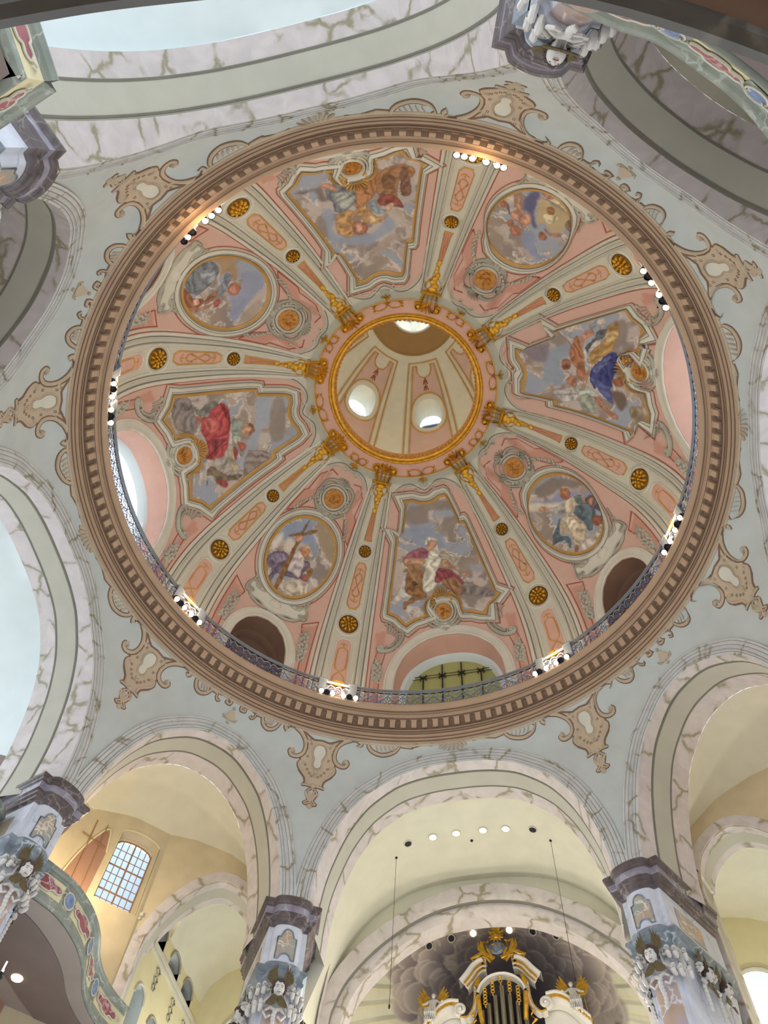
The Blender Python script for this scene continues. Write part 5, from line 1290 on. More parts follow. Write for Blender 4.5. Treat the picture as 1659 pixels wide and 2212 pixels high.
for rn, (thc, sx, sy) in enumerate(((-45, 1, 1), (-135, -1, 1), (45, 1, -1), (135, -1, -1))):
    mx = flipper(sx, sy); fl = sx*sy < 0; full = sy == 1; A = empty('wall_corner_room.%03d' % rn if rn else 'wall_corner_room', mx([(11, -11, 16)])[0], kind='structure')
    def G2(P, name, mat, flip=False, smooth=True): return MB().grid(np.array([mx(r) for r in P]), flip=(flip != fl)).build(name, mat, A, smooth)
    # window wall with arched opening
    wtop = lambda u: 22.25+.28*math.sqrt(max(0, 1-((u-.98)/.76)**2)); us = np.concatenate([[0, .22], np.linspace(.221, 1.739, 13), [1.74, 3.4]])
    if full:
        rows = [[onwin(u, topz(onwin(u, 0))) for u in us], [onwin(u, (wtop(u) if .22 < u < 1.74 else 22.0)) for u in us]]
        G2(rows, 'window_wall_upper', 'ochre')
        G2([[onwin(u, 19.55) for u in us], [onwin(u, 12) for u in us]], 'window_wall_lower', 'ochre')
        for a, b in ((0, .22), (1.74, 3.4)): G2([[onwin(a, 22.0), onwin(b, 22.0)], [onwin(a, 19.55), onwin(b, 19.55)]], 'window_wall_pier', 'ochre')
        rim = [(.22, 19.55), (.22, 22.25)]+[(u, wtop(u)) for u in np.linspace(.25, 1.71, 13)]+[(1.74, 22.25), (1.74, 19.55), (.22, 19.55)]
        G2([[onwin(u, z) for u, z in rim], [onwin(.98+(u-.98)*.9, 19.6+(z-19.6)*.97+.04, .55) for u, z in rim]], 'window_reveal', 'ochre')
        mb = MB(); mb.tube(mx([onwin(u, z, -.01) for u, z in rim[:-1]]), .025, 5); mb.build('window_edge_moulding', 'yellow', A)
        W_ = empty('window_%d' % (9+rn), mx([onwin(.98, 19.6, .55)])[0], kind='structure')
        u0, u1, z0, z1 = .30, 1.66, 19.64, 22.42; nx, nz = 6, 8; ztop = lambda u: 22.12+.30*math.sqrt(max(0, 1-((u-.98)/.70)**2))
        mb = MB()
        for fr in ([(u0, z0), (u0, ztop(u0))], [(u1, z0), (u1, ztop(u1))], [(u0, z0), (u1, z0)], [(u, ztop(u)) for u in np.linspace(u0, u1, 11)]): mb.tube(mx([onwin(u, z, .50) for u, z in fr]), .04, 4)
        mb.build('window_frame', 'wood', W_)
        for i in range(1, nx):
            u = u0+(u1-u0)*i/nx; MB().tube(mx([onwin(u, z0, .50), onwin(u, ztop(u), .50)]), .035 if i == 3 else .018, 4).build('muntin', 'wood', W_)
        for j in range(1, nz):
            z = z0+(22.2-z0)*j/(nz-.3); MB().tube(mx([onwin(u0, z, .50), onwin(u1, z, .50)]), .035 if j in (2, 5) else .018, 4).build('muntin', 'wood', W_)
        for i in range(nx):
            for j in range(nz):
                ua, ub = u0+(u1-u0)*i/nx, u0+(u1-u0)*(i+1)/nx; za = z0+(22.2-z0)*j/(nz-.3); zb = z0+(22.2-z0)*(j+1)/(nz-.3); t1, t2 = min(zb, ztop(ua)), min(zb, ztop(ub))
                if rn == 0: MB().add(mx([onwin(ua, za, .52), onwin(ub, za, .52), onwin(ub, t2, .52), onwin(ua, t1, .52)]), [(0, 1, 2, 3)]).build('pane', 'glassb', W_, smooth=False)
        # terracotta panel with iron tie rods left of the window
        q = [(2.0, 19.0), (1.95, 21.2), (2.15, 22.1), (2.5, 21.6), (2.85, 20.6), (3.1, 19.3), (3.3, 18.4), (2.0, 18.4)]
        MB().add(mx([onwin(u, z, -.02) for u, z in q]+[onwin(2.4, 20, -.02)]), [(i, (i+1) % 8, 8) for i in range(8)]).build('terracotta_panel', 'redwall', A, smooth=False)
        mb = MB(); mb.tube(mx([onwin(u, z, -.03) for u, z in smooth2(q[1:6], 3)]), .035, 5); mb.build('panel_moulding', 'yellow', A)
        for a, b in (((2.2, 18.6), (2.3, 22.2)), ((2.6, 18.6), (2.7, 22.2)), ((2.05, 21.3), (3.0, 21.5))): MB().tube(mx([onwin(*a, -.06), onwin(*b, -.06)]), .02, 5).build('tie_rod', 'wood', A)
    else:
        wb = [b for b in BACK if b[0] > 10.5 and b[2] > 22]; G2([BACK[6:9], [(x, y, 12) for x, y, z in BACK[6:9]]], 'back_wall', 'soffit')
    # the wall towards the wide arch with its own smaller arch
    es = np.concatenate([[.7, 1.74], np.linspace(1.76, 5.29, 26), [5.31, 5.62]]); sin_ = lambda e_: float(np.interp(e_, [q[0] for q in SIDE_IN[1:-1]], [q[1] for q in SIDE_IN[1:-1]]))
    if full:
        G2([[onside(e_, topz(onside(e_, 0))) for e_ in es], [onside(e_, sin_(e_) if 1.75 < e_ < 5.3 else 12) for e_ in es]], 'arch_wall', 'ochre', True)
        p = smooth2(SIDE_IN, 3); nrm = np.gradient(p, axis=0); nrm /= np.linalg.norm(nrm, axis=1)[:, None]; nn = np.c_[-nrm[:, 1], nrm[:, 0]]; po = p+nn*.36
        G2([[onside(*q, -.05) for q in p], [onside(*q, -.05) for q in po], [onside(*q, .0) for q in po]], 'arch_face_band', 'pinkm', True)
        G2([[onside(*q, -.05) for q in p], [onside(*q, .35) for q in p]], 'arch_soffit_marble', 'pinkm')
        G2([[onside(*q, .35) for q in p], [onside(*q, .85) for q in p]], 'arch_soffit_plain', 'green')
        G2([[onside(*q, .85) for q in p], [onside(*q, 1.15) for q in p]], 'arch_soffit_inner', 'pinkm')
        # left wall
        G2([BACK[8:], [(x, y, 12) for x, y, z in BACK[8:]]], 'outer_side_wall', 'ochre')
        # second room: vault, open-arched gallery wall, end wall with arched window
        B = empty('wall_side_room' + ('.001' if rn else ''), mx([(8, -15, 12)])[0], kind='structure')
        H2 = lambda P, name, mat, flip=False: MB().grid(np.array([mx(r) for r in P]), flip=(flip != fl)).build(name, mat, B)
        pf = np.array([onside(*q, 1.15) for q in p]); n = len(p)
        cv = np.array([(10.95, 12)]+[(10.95, z) for z in (18, 20.4)]+[(8.4+2.55*math.cos(a), 20.5+1.55*math.sin(a)) for a in np.linspace(.05, PI-.05, 24)]+[(5.8, 20), (5.8, 12)])
        t = np.linspace(0, 1, n); L_ = np.concatenate([[0], np.cumsum(np.hypot(*np.diff(cv, axis=0).T))]); L_ /= L_[-1]; cv2 = np.c_[np.interp(t, L_, cv[:, 0]), np.interp(t, L_, cv[:, 1])][::-1]
        m2 = np.array([(x, -14.6+(x-5.8)*.10, z) for x, z in cv2]); m3 = np.array([(x, -17.6, z) for x, z in cv2])
        sel = cv2[:, 1] > 19.9
        H2([pf[sel], pf[sel]*.5+m2[sel]*.5, m2[sel], m3[sel]], 'room_vault', 'cream')
        ops = [(-12.95, -13.9, 19.75, 20.75), (-14.5, -15.45, 19.75, 20.6), (-15.95, -16.9, 19.75, 20.6), (-12.95, -13.75, 16.6, 18.3), (-14.3, -15.15, 16.6, 18.1), (-15.7, -16.5, 16.6, 18.1)]
        ys = sorted(set([-11.6, -17.6]+[y for o in ops for y in o[:2]]), reverse=True); mb = MB()
        cols = []
        for a, b in zip(ys[:-1], ys[1:]):
            mid = (a+b)/2; hs = [o for o in ops if o[1] <= mid <= o[0]]; sub = np.linspace(a, b, 9)
            segs = [(22.2, 12)] if not hs else None
            if hs:
                hs = sorted(hs, key=lambda o: -o[3]); tops = []; prev = lambda y: 22.2
                for o in hs:
                    cy, hw = (o[0]+o[1])/2, abs(o[0]-o[1])/2; tf = (lambda y, o=o, cy=cy, hw=hw: o[3]-.42+.42*math.sqrt(max(0, 1-((y-cy)/hw)**2)))
                    mb.grid(np.array([mx([(10.95, y, prev(y)) for y in sub]), mx([(10.95, y, tf(y)) for y in sub])]))
                    # jambs
                    loop = [(o[0], o[2])]+[(y, tf(y)) for y in np.linspace(o[0], o[1], 11)]+[(o[1], o[2]), (o[0], o[2])]
                    MB().grid(np.array([mx([(10.95, y, z) for y, z in loop]), mx([(11.6, y, z) for y, z in loop])])).build('gallery_opening', 'pale', B)
                    MB().tube(mx([(10.94, y, z) for y, z in loop[1:-2]]), .05, 5).build('opening_moulding', 'stucco', B)
                    prev = (lambda z: (lambda y: z))(o[2])
                mb.grid(np.array([mx([(10.95, y, prev(y)) for y in sub]), mx([(10.95, y, 12) for y in sub])]))
            else: mb.grid(np.array([mx([(10.95, y, 22.2) for y in sub]), mx([(10.95, y, 12) for y in sub])]))
        mb.build('gallery_wall', 'yellow', B)
        MB().box(mx([(12.0, -15.4, 16.6)])[0], (.1, 5.4, 10)).build('passage_back_wall', 'soffit', B, smooth=False); MB().box(mx([(11.5, -15.4, 21.6)])[0], (1.1, 5.4, .1)).build('passage_ceiling', 'soffit', B, smooth=False); MB().box(mx([(11.5, -18.0, 17)])[0], (1.2, .1, 10)).build('passage_end', 'soffit', B, smooth=False); MB().box(mx([(11.5, -15.4, 19.0)])[0], (1.0, 5.4, .1)).build('passage_floor', 'soffit', B, smooth=False)
        mb = MB(); mb.box(mx([(10.90, -14.6, 19.65)])[0], (.16, 5.9, .14)); mb.box(mx([(10.92, -14.6, 19.5)])[0], (.10, 5.9, .10)); mb.build('sill_moulding', 'stucco', B, smooth=False)
        mb = MB(); mb.box(mx([(10.90, -14.6, 16.5)])[0], (.16, 5.9, .14)); mb.build('sill_moulding', 'stucco', B, smooth=False)
        for y in (-14.0, -15.6, -16.8): # painted grisaille swags below the sill
            mb = MB()
            for s_ in (-1, 1):
                for zz, r in ((19.25, .12), (18.95, .10), (18.7, .07)): mb.tube(mx([(10.93, y+s_*.05, zz+.1), (10.93, y+s_*(.05+r), zz), (10.93, y+s_*.04, zz-.12)]), .03, 5)
            mb.build('painted_swag', 'stuccod', B)
        # end wall: arched bright window
        ex = np.linspace(5.8, 10.95, 30); at_ = lambda x: 18.3+1.65*math.sqrt(max(0, 1-((x-8.9)/1.15)**2)) if abs(x-8.9) < 1.15 else 12.0
        tp = lambda x: 20.5+1.55*math.sqrt(max(0, 1-((x-8.4)/2.58)**2))+.05
        ex = np.array(sorted(list(ex)+[7.751, 10.049])); H2([[(x, -17.6, tp(x)) for x in ex], [(x, -17.6, at_(x)) for x in ex]], 'end_wall', 'yellow', True)
        mb = MB(); mb.tube(mx([(8.9-1.2*math.cos(a), -17.55, 18.3+1.72*math.sin(a)) for a in np.linspace(0, PI, 15)]), .06, 5); mb.build('end_arch_moulding', 'green', B)
        Wd = empty('window_%d' % (11+rn), mx([(8.9, -18, 13)])[0], kind='structure')
        MB().add(mx([(7.7, -18.1, 12), (10.1, -18.1, 12), (10.1, -18.1, 20), (7.7, -18.1, 20)]), [(0, 1, 2, 3)]).build('pane', 'glass', Wd, smooth=False)
        H2([[(x, -17.6, at_(x)) for x in np.linspace(7.76, 10.04, 20)], [(x, -18.1, at_(x)) for x in np.linspace(7.76, 10.04, 20)]], 'end_reveal', 'pale')
        for xx in (8.4, 9.4): MB().tube(mx([(xx, -18.05, 12), (xx, -18.05, 19.9)]), .04, 4).build('muntin', 'wood', Wd)
    else:
        G2([BACK[:7], [(x, y, 12) for x, y, z in BACK[:7]]], 'arch_wall', 'soffit', True); G2([BACK[8:], [(x, y, 12) for x, y, z in BACK[8:]]], 'outer_side_wall', 'soffit')
lamp('corner_room_uplight', 'POINT', (11.4, -9.0, 19.0), 300, (1.0, .82, .55), .4)
lamp('side_room_fill', 'POINT', (8.6, -15.6, 15.5), 420, (1.0, .96, .88), .3)  # unseen fill light added to brighten each side room
lamp('side_room_fill', 'POINT', (-8.6, -15.6, 15.5), 520, (1.0, .96, .88), .3)
for z_ in (18.0, 20.9): lamp('passage_fill', 'POINT', (11.5, -15.0, z_), 14, (1.0, .93, .85), .15)  # unseen fill lights added to keep the passage from going black
lamp('corner_room_uplight', 'POINT', (-11.2, -9.0, 19.6), 110, (1.0, .74, .46), .4)

# ---------------------------------------------------------------- balconies
def strip(T, path, rows, name, mat, closed=False):
    """sweeps a (outset, height) section along a plan path"""
    p = np.asarray(path, float); t = np.gradient(p, axis=0); t /= np.linalg.norm(t, axis=1)[:, None]; nn = np.c_[t[:, 1], -t[:, 0]]
    P = np.array([np.c_[p+nn*o, np.full(len(p), z)] for o, z in rows]); return MB().grid(P).build(name, mat, T)
def parapet(label, group, path, zb, zt, out=1, panels=3):
    """marble balcony front: base moulding, painted frieze with crimson cartouches and blue roundels, top moulding"""
    p = smooth2(path, 6) if len(path) > 2 else dens(path, .3)
    t = np.gradient(p, axis=0); t /= np.linalg.norm(t, axis=1)[:, None]; nn = np.c_[t[:, 1], -t[:, 0]]*out
    L = np.concatenate([[0], np.cumsum(np.hypot(*np.diff(p, axis=0).T))]); T = empty('balcony_front', (*p[len(p)//2], zb), label, 'balcony', group)
    st = lambda rows, name, mat: MB().grid(np.array([np.c_[p+nn*o, np.full(len(p), z)] for o, z in rows]), flip=out > 0).build(name, mat, T)
    H = zt-zb
    st([(-.30, zb-.02), (.0, zb-.02), (.06, zb), (.07, zb+.05), (.03, zb+.07), (.03, zb+.10), (.0, zb+.12)], 'base_moulding', 'greenm')
    st([(0, zb+.12), (0, zb+.30*H)], 'lower_band', 'greenm')
    st([(0, zb+.30*H), (0, zt-.2)], 'frieze', 'yellow')
    st([(0, zt-.2), (.03, zt-.18), (.03, zt-.13), (.08, zt-.10), (.10, zt-.04), (.13, zt-.02), (.13, zt+.02), (-.15, zt+.03)], 'top_moulding', 'greenm')
    def at(s, z, o=.0):
        x = np.interp(s, L, p[:, 0]); y = np.interp(s, L, p[:, 1]); nx = np.interp(s, L, nn[:, 0]); ny = np.interp(s, L, nn[:, 1]); return (x+nx*o, y+ny*o, z)
    zc = zb+.30*H+(H*.70-.2)/2; hh = (H*.70-.2)*.36
    for i in range(panels):
        s0 = L[-1]*(i+.5)/panels; w_ = L[-1]/panels*.30
        prof = [(-1, 0), (-.8, .55), (-.45, .5), (-.3, .9), (0, 1), (.3, .9), (.45, .5), (.8, .55), (1, 0), (.8, -.55), (.45, -.5), (.3, -.9), (0, -1), (-.3, -.9), (-.45, -.5), (-.8, -.55)]
        V = [at(s0, zc, .03)]+[at(s0+w_*a, zc+hh*b, .03) for a, b in prof]; n = len(prof)
        F = [(0, 1+j, 1+(j+1) % n) for j in range(n)]; MB().add(V, F+[f[::-1] for f in F][:0]).build('crimson_cartouche', 'redm', T, smooth=False)
        pr = [at(s0+w_*a*1.05, zc+hh*b*1.1, .03) for a, b in smooth2(prof, 3, True)]; MB().tube(pr+pr[:1], .022, 5).build('cartouche_rim', 'stucco', T)
        mb = MB()
        for m in (1, -1): mb.tube([at(s0+m*w_*1.0, zc, .04), at(s0+m*w_*1.25, zc+hh*.5, .04), at(s0+m*w_*1.4, zc, .04), at(s0+m*w_*1.25, zc-hh*.3, .04)], .018, 5)
        mb.build('scroll', 'stucco', T)
    for i in range(1, panels):
        s0 = L[-1]*i/panels; V = [at(s0, zc, .04)]+[at(s0+.17*math.cos(a), zc+.20*math.sin(a), .03) for a in np.linspace(0, 2*PI, 18, endpoint=False)]
        MB().add(V, [(0, 1+j, 1+(j+1) % 18) for j in range(18)]).build('blue_roundel', 'bluemed', T); rr = [at(s0+.19*math.cos(a), zc+.22*math.sin(a), .03) for a in np.linspace(0, 2*PI, 19)]
        MB().tube(rr, .022, 5).build('roundel_rim', 'stucco', T)
        V = [at(s0+a, z, .012) for a, z in ((-.26, zb+.30*H), (.26, zb+.30*H), (.26, zt-.2), (-.26, zt-.2))]; MB().add(V, [(0, 1, 2, 3)]).build('roundel_field', 'greenm', T, smooth=False)
    return T, p
GP = [(10.75, -5.2), (10.35, -5.94), (10.02, -6.65), (9.92, -7.6), (10.06, -8.55), (10.42, -9.5), (10.56, -10.35), (10.52, -11.1), (10.35, -11.9)]
parapet('distant balcony front of the white side vault at the left edge', None, [(12.1, 4.9), (12.0, 2.5), (11.95, -.5), (11.9, -3.3), (11.84, -4.6), (12.1, -5.0)], 16.5, 17.5, 1, 4)
T, gp = parapet('curved balcony front with crimson cartouches and blue roundels in front of the tall window', None, GP, 15.5, 16.5, 1, 4)
# underside of the curved balcony with its recessed field
top = np.array([np.c_[gp, np.full(len(gp), 15.46)], np.c_[np.linspace(14.2, 12.4, len(gp)), np.linspace(-4.5, -13.2, len(gp)), np.full(len(gp), 15.46)]])
MB().grid(top).build('underside', 'mauve', T)
a_, b_ = top[0], top[1]; inner = a_*.82+b_*.18; inner2 = a_*.30+b_*.70; inner[:, 2] = inner2[:, 2] = 15.44
MB().grid(np.array([inner[5:-8], inner2[5:-8]])).build('underside_field', 'soffit', T)
tag(MB().lathe([(0, 15.42), (.13, 15.42), (.15, 15.40), (.17, 15.44)], (12.0, -8.7, 0), n=14).build('ceiling_downlight', 'down'), 'lit square downlight under the curved balcony', 'downlight')
mb = MB(); mb.box((12.9, -8.3, 14.5), (.1, 9, 2.0)); o = mb.build('wall_under_balcony', 'redwall', smooth=False); tag(o, kind='structure')
parapet('long side of the box-shaped balcony front with a blue roundel', 'box-shaped balcony near the camera', [(2.3, 11.22), (2.3, 13.6)], 13.0, 14.0, -1, 2)
parapet('short side of the box-shaped balcony front, facing the dome', 'box-shaped balcony near the camera', [(2.3, 11.22), (4.6, 10.56)], 13.0, 14.0, 1, 2)
MB().add([(2.35, 11.25, 12.93), (4.7, 10.6, 12.93), (4.9, 13.6, 12.93), (2.35, 13.6, 12.93)], [(0, 1, 2, 3)]).build('wall_box_balcony_underside', 'soffit', smooth=False)['kind'] = 'structure'
P3 = [(-4.9, 10.75), (-5.54, 10.32), (-6.09, 10.02), (-6.67, 9.52), (-7.14, 9.05), (-7.55, 8.5), (-8.1, 7.6), (-8.6, 6.6)]
T, gp = parapet('curved balcony front with a blue roundel between the two near right piers', None, P3[::-1], 13.0, 14.0, 1, 4)
MB().grid(np.array([np.c_[gp, np.full(len(gp), 12.93)], np.c_[gp*1.5, np.full(len(gp), 12.93)]])).build('underside', 'soffit', T)
# the low gallery above the camera
NG = smooth2([(3.2, 9.9), (1.2, 10.22), (-.2, 10.22), (-.82, 10.19), (-1.53, 10.13), (-2.6, 9.97), (-3.48, 9.73), (-4.43, 9.26), (-5.6, 8.5), (-7.2, 7.2)], 6)
T = empty('gallery_front', (-2.7, 10, 6), 'dark brown marble moulded edge of the low gallery crossing the top of the picture', 'gallery')
t = np.gradient(NG, axis=0); t /= np.linalg.norm(t, axis=1)[:, None]; nn = np.c_[t[:, 1], -t[:, 0]]
if nn[10, 1] < 0: nn = -nn
for rows, nm_, mt in (([(.8, 7.6), (.42, 6.6), (.10, 6.16), (.03, 6.10), (.0, 6.04), (.03, 6.0), (.09, 5.99), (.125, 6.02), (.13, 6.06)], 'edge_moulding', 'nearm'), ([(.13, 6.06), (.30, 6.08)], 'underside_band', 'brown'),
                      ([(.30, 6.08), (.31, 6.03), (.35, 6.01), (.39, 6.03), (.40, 6.08)], 'inner_moulding', 'nearm'), ([(.40, 6.08), (2.2, 6.1)], 'underside', 'brown')):
    MB().grid(np.array([np.c_[NG+nn*o, np.full(len(NG), z)] for o, z in rows])).build(nm_, mt, T)
# wall candle bracket under the curved balcony
T = empty('candle_bracket', (10.63, -6.44, 14.0), 'small dark bracket with two upright white candle bulbs below the curved balcony', 'lamp'); mb = MB(); c = np.array((10.63, -6.44, 13.75))
mb.lathe([(0, -.1), (.05, -.08), (.08, 0), (.03, .05), (.06, .1), (.02, .14)], c, n=10)
for m in (1, -1): mb.tube([c, c+np.array((m*.06, -m*.08, -.03)), c+np.array((m*.10, -m*.13, .05))], .015, 5)
mb.build('arm', 'iron', T); mb = MB()
for m in (1, -1): mb.tube([c+np.array((m*.10, -m*.13, .05)), c+np.array((m*.10, -m*.13, .3))], .02, 6)
mb.build('candle', 'candle', T)
# ---------------------------------------------------------------- organ bay: back wall with marble arch, painted conch, organ
ob = empty('wall_organ_bay', (0, -17, 12), kind='structure')
INN = [(0, 22.45), (1.8, 22.2), (3.3, 21.35), (4.45, 20.25), (5.0, 19.2), (5.15, 18), (5.15, 12)]
MID = [(0, 22.95), (1.85, 22.65), (3.5, 21.75), (4.75, 20.55), (5.35, 19.4), (5.5, 18), (5.5, 12)]
OUT = [(0, 23.7), (1.9, 23.35), (3.75, 22.3), (5.1, 21.1), (5.75, 19.9), (5.95, 18.3), (5.95, 12)]
full_ = lambda h, y: np.array([(x, y, z) for x, z in smooth2([(-a, b) for a, b in h[::-1]]+h[1:], 5)])
MB().grid(np.array([full_(OUT, -16.75), full_(OUT, -16.60), full_(MID, -16.62)]), flip=True).build('outer_arch_band', 'pinkm', ob)
MB().grid(np.array([full_(OUT, -17.0), full_(OUT, -16.60)]), flip=True).build('arch_edge', 'stuccod', ob)
MB().grid(np.array([full_(MID, -16.62), full_(MID, -16.80)]), flip=True).build('arch_step', 'domed', ob)
MB().grid(np.array([full_(MID, -16.80), full_(INN, -16.82), full_(INN, -17.5)]), flip=True).build('inner_arch_band', 'pinkm', ob)
big = [(0, 24.4), (2.1, 24.4), (4.1, 24.4), (5.6, 22.6), (6.2, 21.0), (6.3, 19), (6.3, 12)]
MB().grid(np.array([full_(big, -17.0), full_(OUT, -17.0)]), flip=True).build('lunette', 'cream', ob)
# conch painted with rays and dark clouds
mb = MB(); nu, nv = 250, 190; U = np.linspace(0, PI, nu)[:, None]; V = np.linspace(0, PI*.5, nv)[None]
X = 6*np.cos(U)*np.ones_like(V); RZ = np.sin(U); Y = -17-5.5*RZ*np.sin(V); Z = 18.6+6.2*RZ*np.cos(V)
# lower cylinder so the wall goes on down behind the organ
XX, YY, ZZ = X.ravel(), Y.ravel(), Z.ravel()
def glory(XX, YY, ZZ):
    # seen from the nave: direction from the eye level of the choir
    px = XX*26/(-YY+9.2)*1.0; pz = (ZZ-1.6)*26/(-YY+9.2)+1.6
    dx, dz = px+.25, (pz-19.4); rho = np.hypot(dx, dz*1.0); an = np.arctan2(dz, dx)
    c = np.broadcast_to(np.array(srgb('d8d4bc')), (len(XX), 3)).copy()
    n1 = fbm(px*.9+3, pz*.9+1, 4)
    ray_ = np.sin(an*46+2.0*n1)+.5*np.sin(an*91+1); k = sstep(.3, .8, ray_)*sstep(2.1, 2.9, rho)*sstep(-.3, .6, fbm(an*9+7, rho*.6, 3)-.25)
    c = mixc(c, srgb('96927e'), .8*k); k2 = sstep(.7, 1.2, np.sin(an*46+1.6+2.0*n1)); c = mixc(c, srgb('e0cf8c'), .6*k2*sstep(2.1, 2.9, rho))
    lim = 3.0+1.3*(fbm(an*2.2+5, rho*.3+2, 3)-.5)*2+.35*np.abs(np.sin(an*3+.6)); b = fbm(px*1.6, pz*1.6, 4); bb = np.abs(fbm(px*2.3+9, pz*2.3+4, 4)-.5)*2
    cl = sstep(lim+.25, lim-.05, rho); shade = np.array(srgb('a0948c'))[None]*(1.08-1.25*bb)[:, None]
    dk = sstep(2.7, 1.5, rho+.9*(b-.5)); shade = mixc(shade, srgb('3f3a4c'), dk*.9); shade = mixc(shade, srgb('c6bcb0'), .6*np.exp(-((rho-lim+.1)/.12)**2))
    bil = np.exp(-((bb-.16)/.035)**2); shade = mixc(shade, srgb('b5a9a2'), .55*bil*(1-.6*dk))
    c = mixc(c, shade, cl); rs = np.random.RandomState(11); puffs = []
    for j in range(150):
        a = rs.uniform(-.35, PI+.35); q = 3.15*math.sqrt(rs.uniform(.10, 1.05))*(1+.16*math.sin(a*3)); puffs.append((q, -.25+q*math.cos(a)*1.08, 19.4+q*math.sin(a), rs.uniform(.28, .62)*(.7+.15*q)))
    for q, x0, z0, r in sorted(puffs, reverse=True):
        ox, oz = (px-x0)/r, (pz-z0)/r; d = np.hypot(ox, oz)+.25*(b-.5); m = sstep(1.0, .88, d)
        ux, uz = (x0+.25)/(q+1e-6), (z0-19.4)/(q+1e-6); face = np.clip(.5+.5*(ox*ux+oz*uz), 0, 1); dark = sstep(2.9, 1.6, np.full(len(px), q))
        base = mixc(np.broadcast_to(np.array(srgb('5e5460')), (len(px), 3)), srgb('c4b6ab'), face**1.6); base = mixc(base, srgb('39354a'), .78*dark); base = mixc(base, srgb('d8ccc0'), .5*np.exp(-((d-.9)/.07)**2)*(face > .55)*(1-.7*dark))
        c = c*(1-m[:, None])+base*m[:, None]
    return np.clip(c, 0, 1)
P = np.stack([X, Y, Z], -1); mb.grid(P, col=glory(XX, YY, ZZ)); mb.build('painted_conch', 'shell', ob)
zz = np.linspace(18.6, 12, 40)[None]; X2 = 6*np.cos(U)*np.ones_like(zz); Y2 = -17-5.5*np.sin(U)*np.ones_like(zz); Z2 = zz*np.ones_like(U)
mb = MB(); mb.grid(np.stack([X2, Y2, Z2], -1), col=glory(X2.ravel(), Y2.ravel(), Z2.ravel())); mb.build('painted_apse_wall', 'shell', ob)
# arched openings in the side walls of the organ bay
for sx in (1, -1):
    q = smooth2([(-12.9, 14), (-12.9, 18.6), (-13.2, 20.6), (-13.9, 21.8), (-14.9, 22.4), (-15.9, 22.3), (-16.5, 21.5), (-16.8, 20.0), (-16.85, 18), (-16.85, 14)], 4); t = np.gradient(q, axis=0); t /= np.linalg.norm(t, axis=1)[:, None]; nn = np.c_[t[:, 1], -t[:, 0]]
    xx = lambda z: sx*(float(np.interp(z, [12, 19, 20.5, 21.8, 22.6], [5.86, 5.84, 5.62, 5.25, 4.85])))
    MB().grid(np.array([[(xx(z), y, z) for y, z in q], [(xx(z), y, z) for y, z in q+nn*(-.45*np.sign(nn[len(nn)//2, 1]))]])).build('side_arch_band', 'pinkm', ob)
    MB().tube([(xx(z)-sx*.02, y, z) for y, z in q+nn*(-.5*np.sign(nn[len(nn)//2, 1]))], .02, 5).build('groove_shade_line', 'domed', ob)
# arched openings in the side walls of the two white side vaults
for sgn in (1, -1):
    for sy in (1, -1):
        q = smooth2([(16.45, 14), (16.45, 19.6), (16.1, 20.8), (15.3, 21.5), (14.6, 21.6), (13.9, 21.4), (13.25, 20.8), (12.95, 19.9), (12.95, 18.5), (12.95, 14)], 4); xx2 = lambda z: float(np.interp(z, [12, 19, 20.5, 21.8, 22.6], [5.86, 5.84, 5.62, 5.25, 4.85]))
        A = ARCH[0 if sgn > 0 else 180][0]; c = np.array([14.7, 19.0]); P = np.array([[(sgn*x, sy*(xx2(z)-.03), z) for x, z in q], [(sgn*(c[0]+(x-c[0])*1.22), sy*(xx2(z+(z-c[1])*.15)-.03), z+(z-c[1])*.15 if z > 19 else z) for x, z in q]])
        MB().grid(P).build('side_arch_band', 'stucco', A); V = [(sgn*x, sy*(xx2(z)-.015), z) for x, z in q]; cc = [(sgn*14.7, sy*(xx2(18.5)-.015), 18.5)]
        MB().add(cc+V, [(0, i+1, i+2) for i in range(len(V)-1)]).build('opening_shade_sheet', 'soffit', A, smooth=False)  # dark sheet standing in for the shade inside the opening
# downlights in the vault and in the conch
def vz(x): # height of the barrel vault over the organ bay
    c = inset(arch_curve(AW), .42); return float(np.interp(abs(x), np.array([(q[0]*1.28, q[1]) for q in c if q[0] >= 0])[:, 0], np.array([(q[0]*1.28, q[1]) for q in c if q[0] >= 0])[:, 1]))
VL = [(2.41, 0), (1.44, 1), (.53, 1), (-.51, 1), (-1.38, 1), (-2.39, 0)]
for i, (x, lit) in enumerate(VL):
    z = vz(x); T = empty('downlight', (x, -14.42, z), '%s round downlight in the cream vault before the organ, %s from the left' % ('lit' if lit else 'dark unlit', ORD[i]), 'downlight', 'downlights in the vault before the organ')
    if lit: lamp('downlight_beam', 'SPOT', (x, -14.42, z-.12), 90, (1.0, .88, .65), .1, rot=(R_(-12), 0, 0), spot=R_(120))
    sl = -(vz(x+.1)-vz(x-.1))/.2; n_ = unit((-(-sl), 0, -1)); n_ = unit(np.array((-sl, 0, -1.0))); e_ = np.array((0, 1.0, 0)); B = np.array([np.cross(e_, n_), e_, n_])
    MB().lathe([(.17, -.03), (.17, .025), (.14, .025), (.13, -.01), (.13, -.03)], (x, -14.42, z), B, 18).build('rim', 'stucco', T); MB().lathe([(0, .015), (.135, .015)], (x, -14.42, z), B, 18).build('lens', 'down' if lit else 'dark', T)
CONCH_LAMPS = [(2.52, -19.45, 23.42), (1.62, -19.55, 23.74), (.72, -19.6, 23.92), (-.76, -19.6, 23.91), (-1.69, -19.57, 23.71), (-2.59, -19.47, 23.36)]
CL = [(2.33, 0), (1.42, 0), (.5, 1), (-1.0, 1), (-1.95, 0), (-2.93, 0)]
